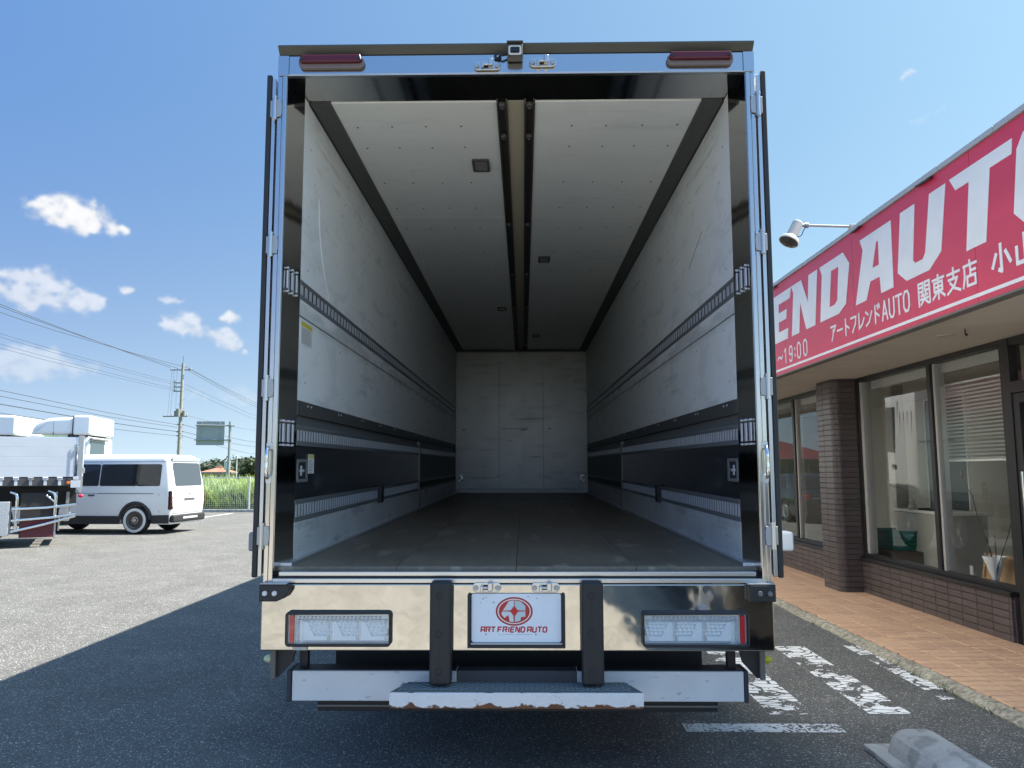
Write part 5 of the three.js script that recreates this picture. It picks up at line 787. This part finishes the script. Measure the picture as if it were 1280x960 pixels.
// two lorries with roof deflectors behind it: rear corner at x = 0, nose towards -x
{
  const make = (label, pos) => {
    const t = thing('cab_truck', label, 'truck', pos, 0.2, 'white lorry cabs behind the flatbed truck');
    mesh('cab', loft([[0.45, -1.98, -0.02, 0.05], [0.7, -2.03, 0, 0], [1.5, -2.03, 0, 0], [2.3, -1.85, 0, 0.03], [2.5, -1.75, -0.01, 0.06], [2.56, -1.7, -0.04, 0.1]].map(([y, x0, x1, k]) => planRing(y, x0, x1, 1.1 - k, 0.1, 5))), whitePaint, t);
    const o = []; for (let i = 0; i <= 12; i++) { const a = PI - i / 12 * PI / 2; o.push([-1.0 + 0.62 * Math.cos(a), 2.62 + 0.49 * Math.sin(a)]); }
    mesh('air_deflector', extr([...o, [-0.35, 3.15], [-0.02, 3.17], [-0.01, 2.62]], 2.02, { bevel: 0.1, seg: 5 }), whitePaint, t);
    mesh('rear_closure', [rbox(0.5, 0.58, 2.16, 0.07, -0.24, 2.9, 0, 0, 0, 0, 4)], whitePaint, t);
    mesh('panel_joint', [bb(-0.492, -0.486, 2.62, 3.17, 1.0, 1.0815), bb(-1.02, -1.012, 2.6, 3.0, 0.98, 1.012)], trimGreyOf(), t);
    mesh('deflector_gap', bb(-0.62, -0.2, 2.555, 2.615, -1.02, 1.02), rubber, t);
    mesh('rear_window', rbb(-0.03, 0.008, 1.9, 2.44, -0.25, 1.0, 0.01), phys(0.05, 0.075, 0.085, { roughness: 0.05 }), t);
    mesh('window_visor', rbox(0.1, 0.06, 1.42, 0.02, 0.03, 2.5, 0.36), std(0.2, 0.21, 0.22), t);
    mesh('wall_ribs', [-0.5, -0.72, -0.9].map((z) => rbb(0.0, 0.012, 1.2, 2.5, z - 0.02, z + 0.02, 0.004)), whitePaint, t);
    for (const s of [-1, 1]) mesh('side_window', extr([[-1.5, 1.5], [-0.8, 1.5], [-0.8, 2.15], [-1.4, 2.15]], 0.02).translate(0, 0, s * 1.095), darkGlass, t);
    mesh('chassis', bb(-1.9, 0.4, 0.6, 0.85, -0.4, 0.4), darkPaint, t);
    for (const s of [-1, 1]) { const w = wheelParts(t, -1.05, 0.44, s * 0.97, 0.44, 0.24, 1, { holes: 8 }); w.rotation.set(s > 0 ? PI / 2 : -PI / 2, 0, 0); }
    return t;
  };
  make('white lorry cab with rounded roof deflector, its rear window showing beside the van roof', [-12.87, 0, -19.68]);
  make('white lorry cab with only its roof deflector showing above the silver drop sides', [-15.1, 0, -19.68]);
}
// dark saloon: seen mirrored in the shop windows, a second one behind the viewer mirrored in the steel panel
function saloon(label, pos, turn) {
  const t = thing('saloon_car', label, 'car', pos, turn, 'dark saloon cars');
  const paint = phys(0.012, 0.014, 0.02, { roughness: 0.25, clearcoat: 1, clearcoatRoughness: 0.04 });
  const w = (y) => 0.93 - 0.04 * smooth(0.5, 0.2, y) - 0.06 * smooth(0.75, 0.95, y), ring = (y, a, b, ww, r) => planRing(y, a, b, ww, r, 6);
  const body = loft([ring(0.2, -4.75, -0.12, 0.84, 0.2), ring(0.35, -4.85, -0.03, 0.92, 0.25), ring(0.6, -4.88, 0.0, 0.93, 0.28), ring(0.8, -4.84, -0.03, 0.915, 0.3), ring(0.93, -4.6, -0.12, 0.87, 0.3), ring(0.97, -4.2, -0.3, 0.8, 0.3)]);
  mesh('body', cut(body, [-0.95, -3.85].flatMap((x) => [-1, 1].map((s) => cyl(0.38, 0.38, 0.5, 'z', x, 0.33, s * 0.85, 32)))), paint, t);
  const cabin = loft([ring(0.96, -3.35, -0.75, 0.82, 0.2), ring(1.15, -3.0, -0.95, 0.74, 0.2), ring(1.38, -2.55, -1.3, 0.64, 0.2), ring(1.44, -2.3, -1.5, 0.55, 0.2)]);
  const top = mesh('cabin', cabin, paint, t);
  for (const s of [-1, 1]) {
    for (const pts of [[[-2.0, 1.0], [-1.08, 1.0], [-1.4, 1.34], [-2.0, 1.36]], [[-3.05, 1.0], [-2.06, 1.0], [-2.06, 1.36], [-2.55, 1.34]]]) { const g = extr(pts, 0.01), p = g.attributes.position; for (let i = 0; i < p.count; i++) p.setZ(i, s * lerp(0.812, 0.652, (p.getY(i) - 0.98) / 0.4) + p.getZ(i)); g.computeVertexNormals(); mesh('side_window', g, darkGlass, top); }
    mesh('window_trim', tube([[-3.1, 0.99, s * 0.815], [-2, 0.985, s * 0.82], [-1.0, 0.99, s * 0.815], [-1.3, 1.33, s * 0.68], [-1.6, 1.39, s * 0.65], [-2.4, 1.4, s * 0.65], [-3.1, 1.0, s * 0.81]], 0.012, 60, 6, 0.1), chrome, top);
    mesh('tail_lamp', rbox(0.12, 0.14, 0.42, 0.04, -0.05, 0.76, s * 0.66, 0, s * 0.25, 0, 3), phys(0.6, 0.02, 0.02, { roughness: 0.1 }), t);
    mesh('head_lamp', rbox(0.2, 0.13, 0.36, 0.05, -4.78, 0.68, s * 0.66, 0, -s * 0.3, 0, 3), phys(0.7, 0.72, 0.75, { roughness: 0.08 }), t);
    for (const x of [-0.95, -3.85]) { const wh = wheelParts(t, x, 0.335, s * 0.8, 0.335, 0.22, 1, { rim: chrome, holes: 7, dish: 0.03 }); wh.rotation.set(s > 0 ? PI / 2 : -PI / 2, 0, 0); }
    mesh('door_handle', rbb(-1.75, -1.6, 0.83, 0.86, s * 0.9, s * 0.93, 0.008), chrome, t);
  }
  mesh('rear_screen', loft([ring(1.0, -1.3, -0.735, 0.66, 0.15), ring(1.33, -1.6, -1.21, 0.56, 0.15)]), darkGlass, top); mesh('windscreen', loft([ring(1.0, -3.33, -2.9, 0.7, 0.15), ring(1.35, -2.66, -2.4, 0.58, 0.15)]), darkGlass, top);
  mesh('number_plate', rbox(0.02, 0.16, 0.33, 0.004, 0.01, 0.62, 0), std(0.7, 0.7, 0.68), t); mesh('trim_bar', rbox(0.03, 0.03, 0.9, 0.01, 0.0, 0.73, 0), chrome, t);
  return t;
}
saloon('dark blue-black saloon mirrored in the shop window beyond the tiled column', [-0.9, 0, -18.9], -PI / 2);
saloon('dark saloon parked behind the camera near the shop, mirrored in the polished rear panel', [2.5, 0, 6.9], -PI / 2);

// ---------------------------------------------------------------- fence, field, road furniture, far houses and trees
{
  const f = thing('mesh_fence', 'white wire mesh fence on a low kerb in front of the green field', 'fence', [0, 0, -26.15]);
  const white = std(0.62, 0.64, 0.63, { roughness: 0.5 });
  for (let i = -24; i <= 5; i++) { const x = -10.57 + i * 2.0, p = mesh('fence_post', [rbb(x - 0.03, x + 0.03, 0.1, 1.32, -0.03, 0.03, 0.008)], white, f); mesh('cap', rbb(x - 0.035, x + 0.035, 1.3205, 1.34, -0.035, 0.035, 0.006), white, p); }
  for (let i = -24; i < 5; i++) {
    const x = -10.57 + i * 2.0, w = [];
    for (let k = 0; k <= 14; k++) w.push(box(1.94, 0.005, 0.005, x + 1.0, 0.17 + k * 0.08, 0.0));
    for (let k = 1; k < 25; k++) w.push(box(0.005, 1.14, 0.005, x + k * 0.08, 0.73, 0.0065));
    w.push(box(1.94, 0.03, 0.012, x + 1, 1.315, 0));
    stuff(mesh('wire_panel', w, white, f));
  }
}
{
  // tall bright grass: tufts of blades, instanced
  const r = rng(77), pos = [], blades = 11;
  for (let b = 0; b < blades; b++) {
    const a = r() * 2 * PI, h = 0.7 + 0.5 * r(), lean = 0.3 + 0.55 * r(), w = 0.028 + 0.024 * r(), bx = 0.16 * (r() - 0.5), bz = 0.16 * (r() - 0.5), dx = Math.cos(a), dz = Math.sin(a), px = -dz * w, pz = dx * w;
    const p = (t, k) => [bx + dx * lean * t * t + px * k, h * t * (1 - 0.12 * t), bz + dz * lean * t * t + pz * k];
    for (const [t0, t1, k0, k1] of [[0, 0.5, 1, 0.85], [0.5, 1, 0.85, 0.05]]) pos.push(...p(t0, -k0), ...p(t0, k0), ...p(t1, k1), ...p(t0, -k0), ...p(t1, k1), ...p(t1, -k1));
  }
  const g = new THREE.BufferGeometry(); g.setAttribute('position', new THREE.Float32BufferAttribute(pos, 3)); g.computeVertexNormals();
  const gm = phys(1, 1, 1, { roughness: 0.7, side: THREE.DoubleSide, transmission: 0.5, thickness: 0 }); gm.color.setRGB(0.27, 0.37, 0.13);
  const N = 15000, im = new THREE.InstancedMesh(g, gm, N), d = new THREE.Object3D(), c = new THREE.Color();
  for (let i = 0; i < N; i++) {
    const far = r() < 0.3, z = far ? -38 - 26 * r() : -27.3 - 11 * r() * r(), x = far ? -44 + 50 * r() : -36 + 44 * r(), n = fbm(x / 3, z / 3, 0, 3, 401);
    d.position.set(x, -0.03, i % 5 === 0 ? -26.75 - 0.4 * r() : i % 5 === 1 ? -27.1 - 0.6 * r() : z); d.rotation.set(0, r() * 6.3, 0); d.scale.setScalar((0.8 + 0.5 * r()) * (0.85 + 0.5 * n) * (i % 5 === 0 ? 0.5 : i % 5 === 1 ? 0.75 : 1)); d.updateMatrix(); im.setMatrixAt(i, d.matrix);
    const t = n + 0.25 * (r() - 0.5); c.setRGB(lerp(0.85, 1.6, t), lerp(1.05, 1.35, t), lerp(1.3, 0.6, t)); im.setColorAt(i, c);
  }
  im.name = 'tall_grass'; im.castShadow = im.receiveShadow = true; scene.add(im); stuff(im); im.userData.label = 'bright green tall grass growing behind the white mesh fence'; im.userData.category = 'grass';
}
function leafyTree(name, label, x, z, h, w, tone, seed, group) {
  const r = rng(seed), t = thing(name, label, 'tree', [x, 0, z], r() * 6, group), pos = [], bark = std(0.06, 0.045, 0.035, { roughness: 0.95 });
  mesh('trunk', [rod([0, -0.05, 0], [0.05 * h * (r() - 0.5), h * 0.55, 0.05 * h * (r() - 0.5)], 0.035 * h, 9, 0.015 * h), ...[0, 1, 2, 3].map((k) => { const a = k * 1.6 + r(); return rod([0, h * (0.25 + 0.06 * k), 0], [Math.cos(a) * w * 0.3, h * (0.55 + 0.06 * k), Math.sin(a) * w * 0.3], 0.014 * h, 6, 0.005 * h); })], bark, t);
  const lobes = Array.from({ length: 16 }, () => { const a = r() * 2 * PI, q = Math.sqrt(r()) * w * 0.38, y = h * (0.32 + 0.55 * r()); return [Math.cos(a) * q * (1.25 - y / h * 0.7), y, Math.sin(a) * q * (1.25 - y / h * 0.7), w * (0.13 + 0.12 * r())]; });
  for (const [lx, ly, lz, lr] of lobes) for (let i = 0; i < 150; i++) {
    const u = V3(r() - 0.5, r() - 0.5, r() - 0.5).normalize(), q = lr * (0.55 + 0.5 * r()), s = w * (0.018 + 0.022 * r()), a = V3(r() - 0.5, r() - 0.5, r() - 0.5).normalize(), b = a.clone().cross(u).normalize();
    const c = V3(lx + u.x * q, ly + u.y * q * 0.8, lz + u.z * q), P = [[-1, -0.45], [1, -0.45], [1.1, 0.4], [-0.9, 0.5]].map(([m, n]) => [c.x + a.x * s * m + b.x * s * n, c.y + a.y * s * m + b.y * s * n, c.z + a.z * s * m + b.z * s * n]);
    pos.push(...P[0], ...P[1], ...P[2], ...P[0], ...P[2], ...P[3]);
  }
  const g = new THREE.BufferGeometry(); g.setAttribute('position', new THREE.Float32BufferAttribute(pos, 3)); g.computeVertexNormals();
  const m = phys(...tone, { roughness: 0.7, side: THREE.DoubleSide, transmission: 0.25, thickness: 0 });
  mesh('crown', g, m, t);
  return t;
}
{
  const dark = [0.035, 0.062, 0.022], mid = [0.06, 0.09, 0.03], r = rng(9);
  const spots = [[-42.5, -112, 2.9, 9, dark], [-49.5, -118, 3.2, 8, dark], [-54.5, -112, 3.0, 9, dark], [-36.3, -104, 3.5, 8, mid], [-30.5, -96, 4.0, 8, dark], [-60, -116, 3, 9, dark], [-25, -104, 5.5, 8, mid], [-18, -108, 6, 9, dark], [-11, -112, 5.4, 8, dark], [-66, -108, 3, 9, mid]];
  const words = ['low dark bushy tree behind the orange shed roof', 'dark broad tree on the horizon beside the van', 'dark tree of the far hedge line hidden by the van', 'mid-green tree with loose crown by the truck door', 'tall dark tree at the edge of the truck door', 'dark far tree behind the lorry cabs', 'mid-green far tree hidden behind the box truck', 'tall dark far tree behind the box truck body', 'dark far tree beyond the maroon roof', 'mid-green far tree beyond the parked lorries'];
  spots.forEach(([x, z, h, w, tone], i) => leafyTree('tree', words[i], x, z, h, w, tone, 500 + i));
}
function house(name, label, x, z, turn, w, d, eave, ridge, wallM, roofM, over = 0.7) {   // hipped roof with ribs
  const t = thing(name, label, 'house', [x, 0, z], turn);
  mesh('wall', bb(-w / 2, w / 2, 0, eave - 0.02, -d / 2, d / 2), wallM, t);
  for (let i = 0; i < 4; i++) { const p = mesh('window', rbb(-w / 2 + w * (i + 0.28) / 4, -w / 2 + w * (i + 0.72) / 4, eave * 0.35, eave * 0.78, d / 2 - 0.02, d / 2 + 0.03, 0.01), std(0.5, 0.5, 0.48), t); mesh('pane', rbb(-w / 2 + w * (i + 0.3) / 4, -w / 2 + w * (i + 0.7) / 4, eave * 0.37, eave * 0.76, d / 2 + 0.0305, d / 2 + 0.045, 0.004), darkGlass, p); }
  const W = w / 2 + over, D = d / 2 + over, R = W - D * 0.95, q = [[-W, eave, D], [W, eave, D], [W, eave, -D], [-W, eave, -D]], a = [-R, ridge, 0], b = [R, ridge, 0], pos = [];
  const tri = (...p) => pos.push(...p.flat());
  tri(q[0], q[1], b); tri(q[0], b, a); tri(q[2], q[3], a); tri(q[2], a, b); tri(q[1], q[2], b); tri(q[3], q[0], a); tri(q[0], q[2], q[1]); tri(q[0], q[3], q[2]);
  const g = new THREE.BufferGeometry(); g.setAttribute('position', new THREE.Float32BufferAttribute(pos, 3)); g.computeVertexNormals();
  const roof = mesh('roof', g, roofM, t);
  mesh('eave_board', [bb(-W, W, eave - 0.2, eave - 0.005, D - 0.04, D), bb(-W, W, eave - 0.2, eave - 0.005, -D, -D + 0.04), bb(-W, -W + 0.04, eave - 0.2, eave - 0.006, -D + 0.041, D - 0.041), bb(W - 0.04, W, eave - 0.2, eave - 0.006, -D + 0.041, D - 0.041)], std(0.2, 0.19, 0.18), roof);
  mesh('ridge_cap', rod([a[0], a[1] + 0.03, 0], [b[0], b[1] + 0.03, 0], 0.12, 8), roofM, roof);
  return t;
}
const tiles = (r, g, b, s) => std(1, 1, 1, { roughness: 0.7, map: tex(128, 128, (x, y) => { const v = 0.85 + 0.3 * hash(x >> 3, y >> 4, s) + ((x & 7) === 0 ? -0.25 : 0); return [r * v, g * v, b * v]; }, false, 4) });
house('low_house', 'low shed with an orange roof beyond the field', -39.6, -97, 0.1, 3.2, 2.6, 1.62, 2.15, std(0.5, 0.46, 0.4), tiles(0.42, 0.19, 0.12, 1), 0.35);
house('maroon_house', 'long house with maroon hipped roof mirrored in the shop window', -16.5, -76, 0.0, 15, 10, 2.75, 5.0, std(0.11, 0.105, 0.095), tiles(0.13, 0.022, 0.026, 2), 0.9);
{
  const s = thing('road_sign', 'large road sign seen from its grey back, on a post with two arms', 'road sign', [-22.4, 0, -55], 0.12);
  const grey = std(0.33, 0.35, 0.38, { roughness: 0.6, metalness: 0.1 }), post = std(0.30, 0.32, 0.32, { roughness: 0.5, metalness: 0.4 });
  mesh('post', rod([0, -0.1, 0], [0, 5.4, 0], 0.11, 12, 0.09), post, s); mesh('arm', [rod([0.35, 5.08, 0], [-2.55, 5.12, 0], 0.05, 8), rod([0.1, 3.98, 0], [-2.6, 4.0, 0], 0.05, 8)], post, s);
  for (let i = 0; i < 9; i++) mesh('sign_plank', rbb(-2.5, -0.42, 3.6 + i * 0.203, 3.6 + i * 0.203 + 0.199, -0.12, -0.08, 0.008), grey, s);
  mesh('stiffener', [-2.15, -0.8].map((x) => bb(x - 0.03, x + 0.03, 3.62, 5.4, -0.079, -0.04)), std(0.34, 0.35, 0.36), s); mesh('clamp', [5.08, 3.98].map((y) => rbb(-0.13, 0.13, y - 0.08, y + 0.08, -0.13, 0.13, 0.02)), post, s);
}
{
  const l = thing('lamp_post', 'thin white lamp post in the field beside the orange roof', 'lamp post', [-29.2, 0, -75]);
  mesh('post', rod([0, -0.1, 0], [0, 2.95, 0], 0.07, 8, 0.05), std(0.6, 0.6, 0.58), l); mesh('lamp_head', rbox(0.22, 0.4, 0.22, 0.08, 0, 3.1, 0), std(0.62, 0.62, 0.6), l);
  const c = thing('control_box', 'small white control box at the foot of the road sign', 'cabinet', [-22.75, 0, -55.6]);
  mesh('cabinet', rbox(0.4, 0.62, 0.3, 0.03, 0, 2.05, 0), std(0.66, 0.66, 0.64), c); mesh('stand', bb(-0.06, 0.06, -0.05, 1.74, -0.06, 0.06), std(0.5, 0.5, 0.48), c); mesh('lid', rbox(0.46, 0.04, 0.36, 0.015, 0, 2.39, 0), std(0.6, 0.6, 0.58), c);
}
{
  const p = thing('utility_pole', 'tall concrete utility pole with crossarms rising behind the white van', 'utility pole', [-32.5, 0, -69]);
  const con = std(0.30, 0.285, 0.25, { roughness: 0.9 }), st = std(0.2, 0.2, 0.19, { metalness: 0.5, roughness: 0.6 }), ins = std(0.45, 0.44, 0.42, { roughness: 0.4 });
  mesh('pole_shaft', rod([0, -0.2, 0], [0, 11.9, 0], 0.2, 14, 0.12), con, p); mesh('lightning_rod', rod([0, 11.9, 0], [0, 12.6, 0], 0.03, 6), st, p);
  const arm = (x0, x1, y) => { const a = mesh('crossarm', rbb(x0, x1, y - 0.05, y + 0.05, -0.17, -0.08, 0.01), st, p); mesh('insulator', [x0 + 0.06, (x0 + x1) / 2 - 0.3, x1 - 0.06].map((x) => cyl(0.05, 0.035, 0.22, 'y', x, y + 0.16, -0.12, 8)), ins, a); };
  arm(-1.25, 0.75, 11.3); arm(-0.85, -0.02, 10.05); arm(-0.85, -0.02, 9.65); arm(-0.85, -0.02, 9.25); arm(-1.75, 0.6, 6.85);
  mesh('transformer', [cyl(0.2, 0.2, 0.75, 'y', -0.1, 7.15, 0.34, 14), cyl(0.16, 0.16, 0.5, 'y', 0.36, 7.1, 0.12, 12), cyl(0.16, 0.16, 0.5, 'y', -0.42, 7.1, 0.1, 12)], std(0.24, 0.24, 0.22), p);
  mesh('down_lead', [[-1.1, -1.3], [-0.9, -1.05], [-0.6, -0.55]].map(([a, b]) => rod([a, 11.2, -0.12], [b, 6.9, -0.12], 0.012, 4)), st, p); mesh('step_bolt', Array.from({ length: 14 }, (_, i) => rod([i % 2 ? 0.1 : -0.1, 2.6 + i * 0.45, 0], [i % 2 ? 0.32 : -0.32, 2.6 + i * 0.45, 0], 0.015, 4)), st, p);
  mesh('bracket', [rbb(-0.35, 0.25, 5.35, 5.45, -0.16, -0.06, 0.01), rbb(-0.35, 0.25, 4.95, 5.05, -0.16, -0.06, 0.01), rbb(-0.35, 0.25, 6.0, 6.1, -0.16, -0.06, 0.01)], st, p);
  // wires: towards the yard and away from it
  const wireM = std(0.05, 0.055, 0.065, { roughness: 0.6 });
  const wire = (label, pts, r = 0.022) => { const w = mesh('power_line', tube(pts, r * 0.9, 36, 5), wireM); tag(w, label, 'wire', 'wires on the utility pole'); };
  const near = [[-33.7, 11.5, 11.76], [-33.0, 11.45, 11.62], [-31.9, 11.45, 11.26]];
  ['topmost wire running from the pole head towards the lorry cabs', 'second wire from the pole head, just below the topmost one', 'third and lowest wire of the bundle at the pole head'].forEach((l, i) => wire(l, [[near[i][0], near[i][1], -69.12], [lerp(near[i][0], -31.9, 0.55), lerp(near[i][1], near[i][2], 0.5) - 0.12, -56], [-31.9 + i * 0.02, near[i][2], -42], [-31.5, near[i][2] + 0.9, -26]], 0.02));
  [[10.1, 9.93], [9.9, 9.72], [9.5, 9.3], [9.3, 9.06]].forEach(([a, b], i) => wire(['highest of the four thin middle wires', 'second of the four thin middle wires', 'third of the four thin middle wires', 'lowest of the four thin middle wires'][i] + ' above the lorry cabs', [[-33.3, a, -69.12], [-32.4, (a + b) / 2 - 0.1, -56], [-31.7, b, -42], [-31.3, b + 0.6, -26]], 0.012));
  [[6.05, 6.45], [5.8, 6.1], [5.4, 5.63], [5.0, 5.1]].forEach(([a, b], i) => wire(['highest of the four low telephone cables', 'second of the four low telephone cables', 'third of the four low telephone cables, the thickest', 'lowest of the four low telephone cables'][i] + ' behind the lorry roofs', [[-32.85, a, -69.1], [-32.2, (a + b) / 2 - 0.1, -56], [-31.4, b, -42], [-31.2, b + 0.4, -28]], i === 2 ? 0.03 : 0.02));
  [[11.45, 11.6, 0.02], [11.4, 11.3, 0.02], [11.2, 11.0, 0.02], [9.9, 9.7, 0.014], [9.5, 9.2, 0.014], [7.0, 7.6, 0.014], [6.05, 5.9, 0.024], [5.4, 5.25, 0.024], [5.0, 4.2, 0.02]].forEach(([a, b, r], i) => wire('wire sloping away from the pole towards the box truck, number ' + ['one, topmost', 'two', 'three', 'four', 'five', 'six', 'seven, thick', 'eight, thick', 'nine, lowest'][i] + ' from above', [[-32.2 + 0.3 * (i < 3 ? 1 : 0), a, -68.9], [-35, (a + b) / 2 - 0.25, -88], [-38.6, b, -107], [-40.6, b + 0.5, -122]], r));
}
// concrete wheel stop in front of the walkway
{
  const w = thing('wheel_stop', 'grey concrete wheel stop on a flat pad in front of the walkway', 'wheel stop', [2.10, 0, 0.0], 0.02);
  const o = [[-0.145, 0.03], [-0.132, 0.08], [-0.112, 0.122], [-0.085, 0.145], [-0.05, 0.155], [0.06, 0.155], [0.09, 0.145], [0.115, 0.12], [0.135, 0.08], [0.145, 0.03]];
  mesh('block', extr(o, 0.88, { bevel: 0.045, seg: 6 }).translate(0, 0, 0), concrete, w);
  mesh('pad', rbb(-0.213, 0.19, 0.002, 0.034, -0.55, 0.55, 0.008), concrete, w);
}
// weeds at the kerb
{
  const r = rng(55), pos = [];
  for (const [cz, n] of [[1.35, 26], [0.9, 16], [0.62, 10], [1.75, 14], [-1.0, 5]]) for (let i = 0; i < n; i++) {
    const p = shopPoint(-0.12 + 0.04 * (r() - 0.5), 0, cz + 0.22 * (r() - 0.5)), a = r() * 6.3, h = 0.015 + 0.035 * r(), w = 0.004, dx = Math.cos(a), dz = Math.sin(a);
    pos.push(p[0] - dz * w, 0.002, p[2] + dx * w, p[0] + dz * w, 0.002, p[2] - dx * w, p[0] + dx * 0.03, h, p[2] + dz * 0.03);
  }
  const g = new THREE.BufferGeometry(); g.setAttribute('position', new THREE.Float32BufferAttribute(pos, 3)); g.computeVertexNormals();
  const m = mesh('weeds', g, std(0.10, 0.15, 0.05, { side: THREE.DoubleSide })); stuff(m); tag(m, 'tiny green weeds growing in the joint of the kerb', 'weeds');
}
scene.traverse((o) => { if (o.isMesh) { o.castShadow = true; o.receiveShadow = true; } });
renderer.render(scene, camera);
